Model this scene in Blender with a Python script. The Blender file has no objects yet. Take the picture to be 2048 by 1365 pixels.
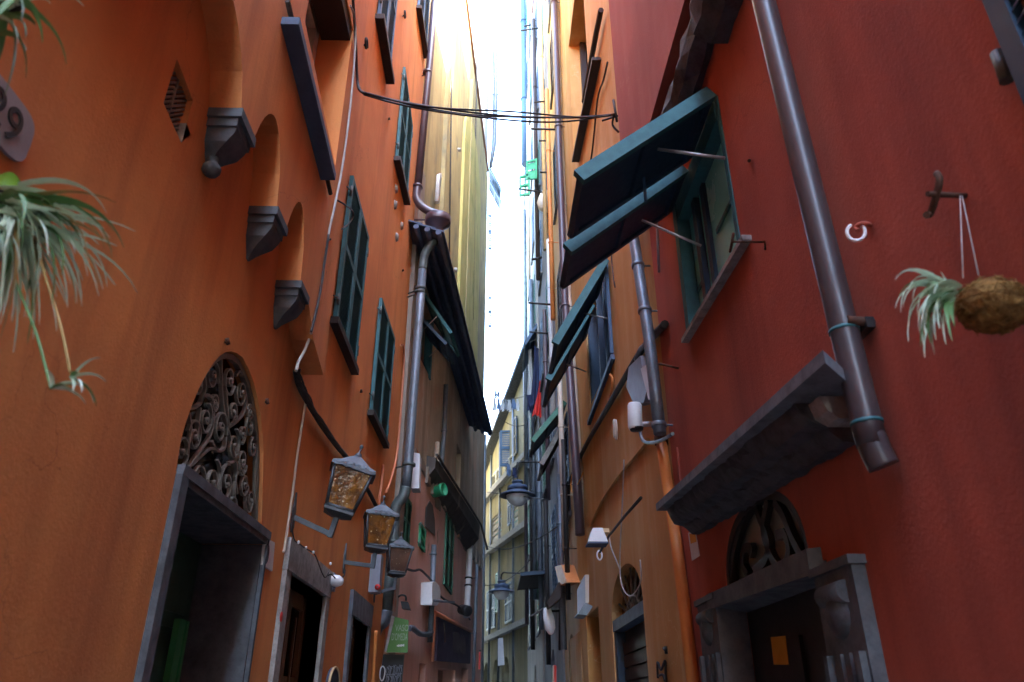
import bpy, math, random
from mathutils import Vector, Matrix
from mathutils.geometry import tessellate_polygon
random.seed(7)
SC = bpy.context.scene
COL = SC.collection
R_ = math.radians

# ------------------------------------------------------------------ camera
FPX = 1490.0                      # focal length in pixels of the 2048 wide photograph
PITCH, YAW = R_(26.2), R_(1.45)
CAMLOC = Vector((0, 0, 1.6))
cd = bpy.data.cameras.new('camera'); cam = bpy.data.objects.new('camera', cd); COL.objects.link(cam)
cam.location = CAMLOC; cam.rotation_euler = (R_(90) + PITCH, 0, -YAW)
cd.sensor_width = 36; cd.lens = 36 * FPX / 2048; cd.clip_start = .05; cd.clip_end = 2000
cd.dof.use_dof = True; cd.dof.focus_distance = 7.0; cd.dof.aperture_fstop = 3.2
SC.camera = cam
# ------------------------------------------------------------------ light
SUN_DIR = Vector((1.0, -.60, 1.05)).normalized()       # towards the sun: high, behind the camera, on the right
wd = bpy.data.worlds.new('World'); SC.world = wd; wd.use_nodes = True
nt = wd.node_tree; bg = nt.nodes['Background']
sky = nt.nodes.new('ShaderNodeTexSky'); sky.sky_type = 'NISHITA'; sky.sun_disc = False
sky.sun_elevation = math.asin(SUN_DIR.z); sky.sun_rotation = math.atan2(SUN_DIR.x, SUN_DIR.y)
sky.air_density = 1.2; sky.dust_density = 2.6; sky.ozone_density = 2.0
nt.links.new(sky.outputs[0], bg.inputs[0]); bg.inputs[1].default_value = .15
sl = bpy.data.lights.new('sun', 'SUN'); sl.energy = 2.0; sl.angle = R_(.5); sl.color = (1, .93, .82)
so = bpy.data.objects.new('sun', sl); COL.objects.link(so); so.rotation_euler = SUN_DIR.to_track_quat('Z', 'Y').to_euler()
SC.view_settings.view_transform = 'Standard'; SC.view_settings.look = 'None'
SC.view_settings.exposure = 5.05; SC.view_settings.gamma = 1
try:
    SC.cycles.max_bounces = 10; SC.cycles.diffuse_bounces = 7; SC.cycles.use_denoising = True
except Exception: pass

# ------------------------------------------------------------------ projection helpers
_Fh = Vector((math.sin(YAW), math.cos(YAW), 0)); _R = Vector((math.cos(YAW), -math.sin(YAW), 0)); _Z = Vector((0, 0, 1))
_F = _Fh * math.cos(PITCH) + _Z * math.sin(PITCH); _U = -_Fh * math.sin(PITCH) + _Z * math.cos(PITCH)
def ray(px, py): return _F + _R * ((px - 1024) / FPX) + _U * ((682.5 - py) / FPX)
def on_plane(px, py, p0, n):
    d = ray(px, py); return CAMLOC + d * ((p0 - CAMLOC).dot(n) / d.dot(n))
def at_y(px, py, Y): return on_plane(px, py, Vector((0, Y, 0)), Vector((0, 1, 0)))
class Wall:
    """a vertical wall line: o + s*d, n points into the alley"""
    def __init__(s, a, b, side):
        s.o = Vector((a[0], a[1], 0)); s.d = (Vector((b[0], b[1], 0)) - s.o).normalized()
        s.n = Vector((s.d.y, -s.d.x, 0)) * side; s.L = (Vector((b[0], b[1], 0)) - s.o).length
    def w(s, t, z, off=0): return s.o + s.d * t + s.n * off + _Z * z
    def P(s, px, py, off=0): return on_plane(px, py, s.o + s.n * off, s.n)
    def sz(s, p): return ((p - s.o).dot(s.d), p.z)
    def S(s, px, py, off=0): return s.sz(s.P(px, py, off))

# ------------------------------------------------------------------ mesh builder
class MB:
    def __init__(s): s.v = []; s.f = []; s.sm = []
    def add(s, vs, fs, smooth=False):
        b = len(s.v); s.v += [Vector(p) for p in vs]
        for f in fs: s.f.append([b + i for i in f]); s.sm.append(smooth)
        return s
    def prism(s, pts, vec):
        n = len(pts); vec = Vector(vec)
        nn = Vector((0, 0, 0))
        for i in range(n): nn += Vector(pts[i]).cross(Vector(pts[(i + 1) % n]))
        if nn.dot(vec) < 0: pts = list(reversed(pts))
        vs = [Vector(p) for p in pts] + [Vector(p) + vec for p in pts]
        return s.add(vs, [list(range(n))[::-1], list(range(n, 2 * n))] + [[i, (i + 1) % n, n + (i + 1) % n, n + i] for i in range(n)])
    def hexa(s, a, b):       # two quads a (4), b (4) joined
        return s.add(list(a) + list(b), [[3, 2, 1, 0], [4, 5, 6, 7], [0, 1, 5, 4], [1, 2, 6, 5], [2, 3, 7, 6], [3, 0, 4, 7]])
    def obox(s, c, ax, ay, az):
        c = Vector(c); ax, ay, az = Vector(ax), Vector(ay), Vector(az)
        return s.hexa([c - ax - ay - az, c + ax - ay - az, c + ax + ay - az, c - ax + ay - az],
                      [c - ax - ay + az, c + ax - ay + az, c + ax + ay + az, c - ax + ay + az])
    def wbox(s, W, s0, s1, z0, z1, o0, o1):
        return s.hexa([W.w(s0, z0, o0), W.w(s1, z0, o0), W.w(s1, z1, o0), W.w(s0, z1, o0)],
                      [W.w(s0, z0, o1), W.w(s1, z0, o1), W.w(s1, z1, o1), W.w(s0, z1, o1)])
    def tube(s, pts, r, n=8, closed=False, flat=None):
        pts = [Vector(p) for p in pts]; m = len(pts)
        if m < 2: return s
        rs = r if isinstance(r, (list, tuple)) else [r] * m
        T = []
        for i in range(m):
            a = pts[i - 1] if (i > 0 or closed) else pts[i]; b = pts[(i + 1) % m] if (i < m - 1 or closed) else pts[i]
            t = b - a; T.append(t.normalized() if t.length > 1e-9 else Vector((0, 0, 1)))
        ref = Vector((0, 0, 1)) if abs(T[0].z) < .9 else Vector((1, 0, 0))
        nrm = T[0].cross(ref).normalized(); vs = []
        for i in range(m):
            nrm = (nrm - T[i] * nrm.dot(T[i])); nrm = nrm.normalized() if nrm.length > 1e-6 else T[i].orthogonal().normalized()
            bn = T[i].cross(nrm)
            for k in range(n):
                a = 2 * math.pi * k / n; vs.append(pts[i] + (nrm * math.cos(a) + bn * math.sin(a)) * rs[i])
        fs = []
        for i in range(m if closed else m - 1):
            j = (i + 1) % m
            for k in range(n): fs.append([i * n + k, i * n + (k + 1) % n, j * n + (k + 1) % n, j * n + k])
        s.add(vs, fs, True)
        if not closed:
            b = len(s.v) - m * n
            s.f.append([b + k for k in range(n)][::-1]); s.sm.append(False)
            s.f.append([b + (m - 1) * n + k for k in range(n)]); s.sm.append(False)
        return s
    def strip(s, pts, side, w, t, nrm):   # flat bar swept along pts: width w along side(i), thickness t along nrm
        pts = [Vector(p) for p in pts]; vs = []; m = len(pts)
        for i, p in enumerate(pts):
            a = pts[max(0, i - 1)]; b = pts[min(m - 1, i + 1)]; T = (b - a).normalized(); S = T.cross(nrm).normalized()
            ww = w[i] if isinstance(w, list) else w
            vs += [p - S * ww / 2 - nrm * t / 2, p + S * ww / 2 - nrm * t / 2, p + S * ww / 2 + nrm * t / 2, p - S * ww / 2 + nrm * t / 2]
        fs = [[3, 2, 1, 0], [4 * (m - 1) + k for k in range(4)]]
        for i in range(m - 1):
            for k in range(4): fs.append([4 * i + k, 4 * i + (k + 1) % 4, 4 * i + 4 + (k + 1) % 4, 4 * i + 4 + k])
        return s.add(vs, fs)
    def lathe(s, c, axis, prof, n=16):
        c = Vector(c); axis = Vector(axis).normalized(); x = axis.orthogonal().normalized(); y = axis.cross(x); vs = []
        for r, h in prof:
            for k in range(n):
                a = 2 * math.pi * k / n; vs.append(c + axis * h + (x * math.cos(a) + y * math.sin(a)) * max(r, 1e-4))
        m = len(prof)
        return s.add(vs, [[i * n + k, i * n + (k + 1) % n, (i + 1) * n + (k + 1) % n, (i + 1) * n + k] for i in range(m - 1) for k in range(n)], True)

def spline(pts, n=6):
    pts = [Vector(p) for p in pts]; out = []
    for i in range(len(pts) - 1):
        p0 = pts[max(0, i - 1)]; p1 = pts[i]; p2 = pts[i + 1]; p3 = pts[min(len(pts) - 1, i + 2)]
        for k in range(n):
            t = k / n
            out.append(.5 * ((2 * p1) + (p2 - p0) * t + (2 * p0 - 5 * p1 + 4 * p2 - p3) * t * t + (3 * p1 - p0 - 3 * p2 + p3) * t ** 3))
    out.append(pts[-1]); return out

ROOT = {}
def tag(o, label, cat, group=None, kind=None):
    o['label'] = label; o['category'] = cat
    if group: o['group'] = group
    if kind: o['kind'] = kind
    return o
def thing(name, label, cat, loc, group=None):
    o = bpy.data.objects.new(name, None); COL.objects.link(o); o.empty_display_size = .1
    o.location = loc; ROOT[o.name] = Vector(loc); return tag(o, label, cat, group)
def part(name, mb, mat, parent=None, label=None, loc=None):
    base = ROOT[parent.name] if parent else (Vector(loc) if loc is not None else sum(mb.v, Vector()) / max(1, len(mb.v)))
    me = bpy.data.meshes.new(name); me.from_pydata([p - base for p in mb.v], [], mb.f)
    for p, sm in zip(me.polygons, mb.sm): p.use_smooth = sm
    me.materials.append(mat); o = bpy.data.objects.new(name, me); COL.objects.link(o)
    if parent: o.parent = parent
    else: o.location = base
    ROOT[o.name] = base
    if label: o['label'] = label
    return o
def parts(name, mb, mat, parent=None, label=None):
    """one object for each separate piece of mb"""
    par = list(range(len(mb.v)))
    def fd(i):
        while par[i] != i: par[i] = par[par[i]]; i = par[i]
        return i
    for f in mb.f:
        for i in f[1:]: par[fd(i)] = fd(f[0])
    grp = {}
    for f, sm in zip(mb.f, mb.sm): grp.setdefault(fd(f[0]), []).append((f, sm))
    out = []
    for fs in grp.values():
        m = MB(); ix = {}
        for f, sm in fs:
            for i in f:
                if i not in ix: ix[i] = len(m.v); m.v.append(mb.v[i])
            m.f.append([ix[i] for i in f]); m.sm.append(sm)
        out.append(part(name, m, mat, parent, label))
    return out
def single(name, mb, mat, label, cat, group=None): return tag(part(name, mb, mat), label, cat, group)

# ------------------------------------------------------------------ materials
def mat_base(name, rough=.85, spec=.3):
    m = bpy.data.materials.new(name); m.use_nodes = True; t = m.node_tree; b = t.nodes['Principled BSDF']
    b.inputs['Roughness'].default_value = rough; b.inputs['Specular IOR Level'].default_value = spec
    return m, t, b
def nz(t, co, scale, detail=6, rough=.6, vscale=None):
    n = t.nodes.new('ShaderNodeTexNoise'); n.inputs['Scale'].default_value = scale; n.inputs['Detail'].default_value = detail
    n.inputs['Roughness'].default_value = rough
    if vscale:
        mp = t.nodes.new('ShaderNodeMapping'); mp.inputs['Scale'].default_value = vscale; t.links.new(co, mp.inputs[0]); t.links.new(mp.outputs[0], n.inputs['Vector'])
    else: t.links.new(co, n.inputs['Vector'])
    return n.outputs[0]
def ramp(t, fac, a, b):
    r = t.nodes.new('ShaderNodeMapRange'); r.inputs[1].default_value = a; r.inputs[2].default_value = b
    t.links.new(fac, r.inputs[0]); return r.outputs[0]
def mix(t, fac, a, b, mode='MIX'):
    x = t.nodes.new('ShaderNodeMix'); x.data_type = 'RGBA'; x.blend_type = mode
    for sock, val in ((x.inputs[0], fac), (x.inputs[6], a), (x.inputs[7], b)):
        if isinstance(val, (int, float)): sock.default_value = val
        elif isinstance(val, tuple): sock.default_value = (*val, 1)
        else: t.links.new(val, sock)
    return x.outputs[2]
def mul(t, a, k):
    m = t.nodes.new('ShaderNodeMath'); m.operation = 'MULTIPLY'; t.links.new(a, m.inputs[0]); m.inputs[1].default_value = k; return m.outputs[0]
def bump(t, b, h, strength, dist=.01):
    n = t.nodes.new('ShaderNodeBump'); n.inputs['Strength'].default_value = strength; n.inputs['Distance'].default_value = dist
    t.links.new(h, n.inputs['Height']); t.links.new(n.outputs[0], b.inputs['Normal'])
def coord(t): return t.nodes.new('ShaderNodeTexCoord').outputs['Object']
def plaster(name, base, alt, streak, streak_amt=.5, peel=None, peel_at=(.62, .66), grain=.35):
    m, t, b = mat_base(name, .9, .2); co = coord(t)
    c = mix(t, ramp(t, nz(t, co, .9, 8, .65), .35, .7), base, alt)
    st = nz(t, co, 1.0, 7, .65, (2.6, 2.6, .22)); c = mix(t, mul(t, ramp(t, st, .48, .74), streak_amt), c, streak)
    c = mix(t, mul(t, ramp(t, nz(t, co, 9, 5, .7), .45, .8), .35), c, alt)
    c = mix(t, mul(t, ramp(t, nz(t, co, 60, 3, .6), .56, .75), .22), c, streak)
    c = mix(t, mul(t, ramp(t, nz(t, co, .55, 6, .6), .5, .6), .6), c, alt)
    vc = t.nodes.new('ShaderNodeTexVoronoi'); vc.feature = 'DISTANCE_TO_EDGE'; vc.inputs['Scale'].default_value = .8
    wv = t.nodes.new('ShaderNodeVectorMath'); wv.operation = 'ADD'; t.links.new(co, wv.inputs[0])
    nn = t.nodes.new('ShaderNodeTexNoise'); nn.inputs['Scale'].default_value = 2.2; nn.inputs['Detail'].default_value = 6; t.links.new(co, nn.inputs['Vector']); t.links.new(nn.outputs['Color'], wv.inputs[1]); t.links.new(wv.outputs[0], vc.inputs['Vector'])
    cr = t.nodes.new('ShaderNodeMath'); cr.operation = 'MULTIPLY'; t.links.new(ramp(t, vc.outputs['Distance'], .0045, .001), cr.inputs[0]); t.links.new(ramp(t, nz(t, co, .8, 2), .52, .6), cr.inputs[1])
    c = mix(t, mul(t, cr.outputs[0], .55), c, streak)
    h = nz(t, co, 55, 6, .65)
    if peel:
        pf = ramp(t, nz(t, co, 1.7, 9, .62, (1, 1, .55)), *peel_at); c = mix(t, pf, c, peel)
        h = mix(t, .55, h, mul(t, pf, -1.0))
    t.links.new(c, b.inputs['Base Color']); h2 = mix(t, .35, h, nz(t, co, 6, 4, .6)); bump(t, b, h2, grain, .012); return m
def paint(name, base, alt, rough=.45, metal=0, sc=14, amt=.5, bmp=.08, spec=.45, vs=None):
    m, t, b = mat_base(name, rough, spec); co = coord(t); b.inputs['Metallic'].default_value = metal
    n = nz(t, co, sc, 7, .65, vs); c = mix(t, mul(t, ramp(t, n, .42, .72), amt), base, alt)
    c = mix(t, mul(t, ramp(t, nz(t, co, sc * 6, 4, .6), .5, .8), amt * .6), c, alt)
    t.links.new(c, b.inputs['Base Color']); bump(t, b, n, bmp, .01)
    rr = t.nodes.new('ShaderNodeMapRange'); rr.inputs[3].default_value = rough * .8; rr.inputs[4].default_value = min(1, rough * 1.35)
    t.links.new(n, rr.inputs[0]); t.links.new(rr.outputs[0], b.inputs['Roughness']); return m
def glass_dark(name, col=(.01, .012, .014), rough=.12):
    m, t, b = mat_base(name, rough, .5); b.inputs['Base Color'].default_value = (*col, 1)
    bump(t, b, nz(t, coord(t), 3, 2, .5), .06, .02); return m
M = {}
M['orange'] = plaster('orange plaster', (.74, .315, .105), (.60, .220, .078), (.34, .115, .052), .7)
M['red'] = plaster('red plaster', (.46, .120, .076), (.33, .080, .056), (.19, .052, .042), .7)
M['redpale'] = plaster('worn red plaster', (.40, .10, .070), (.31, .074, .055), (.47, .16, .11), .6)
M['ochre'] = plaster('ochre plaster', (.56, .32, .115), (.47, .24, .075), (.64, .47, .25), .65)
M['yellow'] = plaster('yellow plaster', (.46, .37, .175), (.34, .27, .13), (.14, .12, .065), .9, (.22, .19, .12), (.52, .64))
M['green_y'] = plaster('mossy yellow plaster', (.56, .46, .18), (.40, .36, .12), (.14, .17, .04), .6, (.22, .24, .07), (.56, .7))
M['brown'] = plaster('stained brown plaster', (.60, .49, .37), (.38, .31, .22), (.12, .09, .065), .85, (.48, .33, .23), (.54, .62), .7)
M['pink'] = plaster('salmon plaster', (.76, .48, .40), (.66, .38, .30), (.42, .25, .17), .65, (.30, .20, .13), (.66, .7))
M['mortar'] = plaster('rough mortar', (.36, .31, .26), (.25, .21, .17), (.16, .12, .09), .6, (.34, .14, .08), (.6, .64), .9)
M['cream'] = plaster('cream plaster', (.38, .335, .21), (.27, .245, .16), (.12, .12, .10), .9)
M['olive'] = plaster('olive plaster', (.36, .30, .07), (.28, .22, .05), (.14, .13, .05), .6)
M['greyblue'] = plaster('blue grey plaster', (.30, .32, .36), (.22, .24, .28), (.13, .14, .18), .8, (.40, .33, .25), (.6, .7))
M['tan'] = plaster('tan plaster', (.60, .45, .25), (.50, .36, .19), (.34, .27, .2), .6)
M['white_pl'] = plaster('white plaster', (.52, .50, .46), (.42, .41, .38), (.26, .26, .27), .75)
M['stone'] = paint('grey stone', (.165, .185, .21), (.075, .083, .093), .8, 0, 9, .8, .35, .25)
M['framestone'] = paint('dark blue grey stone', (.105, .118, .132), (.045, .05, .056), .75, 0, 9, .8, .35, .3)
M['slate'] = paint('dark slate', (.065, .095, .160), (.036, .052, .088), .6, 0, 7, .7, .3, .35)
M['darkstone'] = paint('weathered dark stone', (.080, .088, .10), (.034, .036, .04), .9, 0, 11, .9, .9, .2)
M['palestone'] = paint('pale worn stone', (.36, .35, .33), (.14, .13, .12), .9, 0, 12, .8, .6, .2)
M['soot_shade'] = plaster('sooty plaster', (.13, .12, .11), (.08, .075, .07), (.035, .033, .032), .8, (.26, .22, .18), (.6, .68), .7)  # sooty plaster, also the painted shade of the arched recess
M['teal'] = paint('teal shutter paint', (.034, .145, .160), (.018, .075, .090), .6, 0, 18, .5)
M['tealdark_shade'] = paint('dark teal paint and flap shade', (.016, .046, .085), (.010, .028, .052), .5, 0, 18, .5)  # serves dark shutters and the painted shade of flap undersides
M['green'] = paint('green shutter paint', (.03, .16, .10), (.016, .09, .055), .5, 0, 18, .5)
M['brightgreen'] = paint('bright green paint', (.03, .33, .16), (.02, .22, .10), .5, 0, 18, .4)
M['blue'] = paint('blue grey shutter paint', (.045, .105, .19), (.03, .06, .11), .5, 0, 18, .5)
M['wooddark'] = paint('dark stained wood', (.040, .026, .022), (.022, .016, .015), .6, 0, 10, .6, .2, .3, (8, 8, .6))
M['woodbrown'] = paint('brown varnished wood', (.17, .075, .030), (.08, .036, .016), .4, 0, 9, .6, .15, .5, (9, 9, .7))
M['doorgreen'] = paint('dark green door paint', (.035, .095, .065), (.02, .055, .04), .45, 0, 9, .5)
M['doorgreen_lit'] = paint('green door edge painted lit', (.05, .32, .11), (.03, .2, .07), .45, 0, 9, .5)
M['creamwood'] = paint('cream window paint', (.52, .50, .40), (.34, .32, .25), .55, 0, 16, .5)
M['pipebrown'] = paint('brown painted pipe', (.055, .043, .046), (.032, .026, .027), .36, 0, 7, .5, .05, .6)
M['pipepurple'] = paint('purple brown pipe', (.070, .045, .058), (.04, .028, .034), .38, 0, 6, .6, .05, .6)
M['pipegrey'] = paint('grey zinc pipe', (.16, .19, .23), (.07, .09, .09), .42, .35, 5, .8, .08, .5, (3, 3, .8))
M['pipegreen'] = paint('verdigris copper pipe', (.10, .13, .125), (.045, .05, .05), .5, .3, 8, .8, .1)
M['pipecream'] = paint('cream plastic pipe', (.50, .42, .33), (.36, .28, .2), .5, 0, 5, .5)
M['pipewhite'] = paint('white plastic', (.62, .64, .66), (.44, .45, .46), .4, 0, 8, .4)
M['pipeorange'] = paint('orange painted pipe', (.62, .22, .055), (.48, .15, .04), .5, 0, 8, .5)
M['pipesalmon'] = paint('salmon painted conduit', (.55, .20, .10), (.42, .14, .07), .5, 0, 8, .5)
M['iron'] = paint('dark wrought iron', (.028, .028, .030), (.05, .036, .026), .55, .5, 25, .6, .15)
M['irongrey'] = paint('grey wrought iron', (.24, .235, .20), (.10, .095, .085), .5, .3, 22, .6, .15)
M['rust'] = paint('rusty iron', (.095, .045, .028), (.05, .028, .02), .85, .2, 30, .7, .25)
M['lampmetal'] = paint('grey lantern metal', (.085, .095, .105), (.045, .05, .055), .5, .5, 20, .6, .12)
M['steel'] = paint('pale metal rod', (.42, .40, .40), (.25, .23, .22), .35, .7, 20, .4)
M['cable'] = paint('black cable', (.022, .020, .020), (.05, .04, .035), .6, 0, 20, .5)
M['cablegrey'] = paint('grey cable', (.42, .41, .38), (.22, .2, .17), .55, 0, 12, .6)
M['white'] = paint('white enamel', (.72, .73, .74), (.5, .5, .5), .4, 0, 10, .35)
M['boxgrey'] = paint('grey box paint', (.20, .22, .26), (.12, .13, .16), .4, 0, 10, .4)
M['redcloth'] = paint('red cloth', (.62, .035, .025), (.42, .02, .02), .85, 0, 6, .4, .3)
M['navycloth'] = paint('navy cloth', (.02, .03, .085), (.012, .015, .04), .9, 0, 6, .4, .3)
M['palecloth'] = paint('pale cloth', (.55, .56, .58), (.36, .38, .42), .9, 0, 6, .4, .3)
M['bluecloth'] = paint('blue cloth', (.12, .19, .32), (.07, .1, .2), .9, 0, 6, .4, .3)
M['signgreen'] = paint('green sign face', (.055, .17, .022), (.045, .14, .018), .4, 0, 6, .3)
M['signpurple'] = paint('dark purple sign face', (.050, .038, .072), (.03, .026, .05), .55, 0, 3, .5, .04, .25)
M['black'] = paint('black board', (.010, .011, .013), (.018, .018, .02), .5, 0, 8, .5)
M['chalk'] = paint('white lettering', (.62, .64, .62), (.45, .46, .45), .8, 0, 30, .4)
M['faint'] = paint('faint sign lettering', (.26, .36, .24), (.18, .28, .16), .8, 0, 30, .4)
M['tile_enamel'] = paint('shaded enamel', (.30, .30, .32), (.18, .18, .20), .5, 0, 10, .5)  # enamel greyed in colour for the shade on the tile
M['inkgrey'] = paint('grey ink', (.10, .10, .12), (.07, .07, .08), .8, 0, 30, .4)
M['redpaint'] = paint('red paint', (.55, .025, .02), (.4, .02, .02), .5, 0, 10, .4)
M['yellowpaper'] = paint('yellow paper', (.60, .27, .02), (.5, .2, .015), .8, 0, 12, .4)
M['paper'] = paint('white paper', (.62, .62, .60), (.48, .47, .44), .8, 0, 12, .4)
M['sackcloth'] = paint('white plastic bag', (.62, .60, .58), (.44, .43, .43), .5, 0, 9, .5, .5)
M['glass'] = glass_dark('dark window glass')
M['glassgreen'] = glass_dark('greenish window glass', (.30, .35, .31), .35)
M['glass_paintlit'] = paint('painted pale room reflection', (.30, .86, .80), (.24, .70, .66), .25, 0, 1.5, .6, .02)  # bright teal paints the lit room reflected in the panes
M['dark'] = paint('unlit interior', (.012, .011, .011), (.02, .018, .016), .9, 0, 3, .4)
M['tile'] = paint('clay roof tiles', (.30, .15, .09), (.17, .11, .08), .9, 0, 5, .7, .5)
M['leaf'] = paint('pale variegated leaf', (.70, .84, .68), (.44, .64, .42), .5, 0, 9, .5, .1)
M['leafgreen'] = paint('green leaf', (.13, .27, .09), (.08, .19, .06), .5, 0, 9, .5, .1)
M['leaflime'] = paint('lime leaf', (.24, .46, .06), (.14, .30, .04), .45, 0, 9, .5, .1)
M['leafdry'] = paint('yellowing leaf', (.42, .30, .10), (.3, .19, .07), .6, 0, 9, .5, .1)
def coco():
    m, t, b = mat_base('coconut fibre', .95, .1); co = coord(t)
    n = nz(t, co, 22, 8, .75, (1, 1.0, 3)); c = mix(t, ramp(t, n, .35, .68), (.10, .052, .018), (.36, .20, .062))
    t.links.new(c, b.inputs['Base Color']); bump(t, b, n, .6, .012); return m
M['coco'] = coco()
def amber(name, base, dark, spots):
    m, t, b = mat_base(name, .18, .6); co = coord(t)
    n = nz(t, co, 9, 4, .6); c = mix(t, ramp(t, n, .38, .68), dark, base)
    v = t.nodes.new('ShaderNodeTexVoronoi'); v.inputs['Scale'].default_value = 24; t.links.new(co, v.inputs['Vector'])
    f = ramp(t, v.outputs['Distance'], .19, .12); c = mix(t, mul(t, f, .9), c, spots)
    t.links.new(c, b.inputs['Base Color']); bump(t, b, n, .5, .03)
    b.inputs['Transmission Weight'].default_value = .15
    return m
M['amber'] = amber('amber bubble glass', (.34, .125, .012), (.10, .034, .006), (.75, .58, .30))
M['amberdull'] = amber('brown bubble glass', (.15, .075, .045), (.09, .045, .03), (.42, .34, .24))
def paving():
    m, t, b = mat_base('stone paving', .7, .4); co = coord(t)
    br = t.nodes.new('ShaderNodeTexBrick'); br.inputs['Scale'].default_value = 2.2; t.links.new(co, br.inputs['Vector'])
    br.inputs['Color1'].default_value = (.13, .125, .12, 1); br.inputs['Color2'].default_value = (.17, .16, .15, 1); br.inputs['Mortar'].default_value = (.05, .05, .05, 1)
    c = mix(t, mul(t, nz(t, co, 3, 6), .5), br.outputs[0], (.08, .075, .07)); t.links.new(c, b.inputs['Base Color']); bump(t, b, br.outputs[0], .4, .02); return m
M['paving'] = paving()

# ------------------------------------------------------------------ generic builders
def wall_mesh(W, outer, holes, thick=5.0, reveal=.25, off=0.0):
    """front face with real openings, reveals, sides and back; outer, holes in (s, z)"""
    mb = MB()
    def area(p): return sum(p[i][0] * p[(i + 1) % len(p)][1] - p[(i + 1) % len(p)][0] * p[i][1] for i in range(len(p)))
    if area(outer) < 0: outer = outer[::-1]
    hs = []
    for h in holes:
        p, dep = h if isinstance(h[1], (int, float)) else (h, reveal)
        hs.append((p[::-1] if area(p) > 0 else p, dep))
    loops = [[Vector((a, b, 0)) for a, b in outer]] + [[Vector((a, b, 0)) for a, b in p] for p, _ in hs]
    tris = tessellate_polygon(loops)
    flat = [p for l in loops for p in l]
    mb.add([W.w(p.x, p.y, off) for p in flat], [list(t) for t in tris])
    def sleeve(pts, o0, o1):
        n = len(pts); mb.add([W.w(a, b, o0) for a, b in pts] + [W.w(a, b, o1) for a, b in pts], [[i, (i + 1) % n, n + (i + 1) % n, n + i] for i in range(n)])
    sleeve(outer, off, off - thick)
    for p, dep in hs: sleeve(p, off, off - dep)
    mb.add([W.w(a, b, off - thick) for a, b in outer], [list(range(len(outer)))])
    return mb
def quad_sz(W, px, off=0): return [W.S(x, y, off) for x, y in px]
def shrink(q, k):
    c = (sum(a for a, b in q) / len(q), sum(b for a, b in q) / len(q)); return [(c[0] + (a - c[0]) * k, c[1] + (b - c[1]) * k) for a, b in q]
def sq(q):   # straighten a quad (near-top, far-top, far-bottom, near-bottom) to upright jambs
    sn = (q[0][0] + q[3][0]) / 2; sf = (q[1][0] + q[2][0]) / 2
    return [(sn, q[0][1]), (sf, q[1][1]), (sf, q[2][1]), (sn, q[3][1])]
def louver(mb, A, B, C, D, n, u0=0, u1=1, ns=14, th=.035, rail=.055, mids=(.5,), tilt=1):
    w = (B - A).length; h = (D - A).length; ru = rail / w; rv = rail / h
    def P(u, v, t): return ((A * (1 - u) + B * u) * (1 - v) + (D * (1 - u) + C * u) * v) + n * t
    def bar(a, b, c, d): mb.hexa([P(a, c, 0), P(b, c, 0), P(b, d, 0), P(a, d, 0)], [P(a, c, th), P(b, c, th), P(b, d, th), P(a, d, th)])
    bar(u0, u0 + ru, 0, 1); bar(u1 - ru, u1, 0, 1)
    vs = [0] + [m for m in mids] + [1]
    bar(u0 + ru, u1 - ru, 0, rv); bar(u0 + ru, u1 - ru, 1 - rv, 1)
    for m in mids: bar(u0 + ru, u1 - ru, m - rv * .5, m + rv * .5)
    for k in range(len(vs) - 1):
        a = vs[k] + (rv if k == 0 else rv * .5); b = vs[k + 1] - (rv if k == len(vs) - 2 else rv * .5)
        cnt = max(2, round(ns * (b - a))); st = (b - a) / cnt
        for i in range(cnt):
            v0 = a + st * i + st * .08; v1 = v0 + st * .78; e = st * .16
            t0, t1 = (.006, th - .006) if tilt > 0 else (th - .006, .006)
            mb.hexa([P(u0 + ru, v0, t0), P(u1 - ru, v0, t0), P(u1 - ru, v1, t1), P(u0 + ru, v1, t1)],
                    [P(u0 + ru, v0 + e, t0), P(u1 - ru, v0 + e, t0), P(u1 - ru, v1 + e, t1), P(u0 + ru, v1 + e, t1)])
    return mb
def pane(bld, W, q, depth, mat=None, name='window', lab=None):
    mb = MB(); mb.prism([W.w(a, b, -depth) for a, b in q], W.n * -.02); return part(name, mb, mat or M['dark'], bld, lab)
def sill_part(par, W, s0, s1, z0, z1, proj, th, mat, name='sill'):
    mb = MB(); mb.hexa([W.w(s0, z0, -.02), W.w(s1, z1, -.02), W.w(s1, z1 + th, -.02), W.w(s0, z0 + th, -.02)],
                       [W.w(s0, z0, proj), W.w(s1, z1, proj), W.w(s1, z1 + th, proj), W.w(s0, z0 + th, proj)])
    return part(name, mb, mat, par)
def shutter_window(bld, W, px, mat, holes, ns=30, off=.012, sill=None, leaves=2, base=0.0, hinges=True, mids=(.5,)):
    """closed louvred shutters over an opening"""
    q = sq(quad_sz(W, px, base + off)); holes.append((shrink(q, .93), .16))
    win = pane(bld, W, [(a, b) for a, b in shrink(q, .95)], .15 - base)
    A, B, C, D = [W.w(a, b, base + off) for a, b in q]
    for i in range(leaves):
        mb = MB(); g = .004 / max(.2, (B - A).length)
        louver(mb, A, B, C, D, W.n, i / leaves + g, (i + 1) / leaves - g, ns, mids=mids); part('shutter', mb, mat, win)
    if hinges:
        mb = MB()
        for v in (.12, .88):
            for e in (0, 1):
                p = (A if e == 0 else B) * (1 - v) + (D if e == 0 else C) * v
                mb.tube([p + _Z * -.05 + W.n * .03, p + _Z * .05 + W.n * .03], .012, 6)
                mb.tube([p + W.n * .03, p + W.d * (-.06 if e == 0 else .06) + W.n * .0], .008, 5)
        parts('hinge', mb, M['pipegreen'], win)
    if sill:
        ov, proj, th, smat = sill
        sill_part(win, W, q[3][0] - ov, q[2][0] + ov, q[3][1] - th - .004, q[2][1] - th - .004, base + proj, th, M[smat])
    return win
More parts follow.
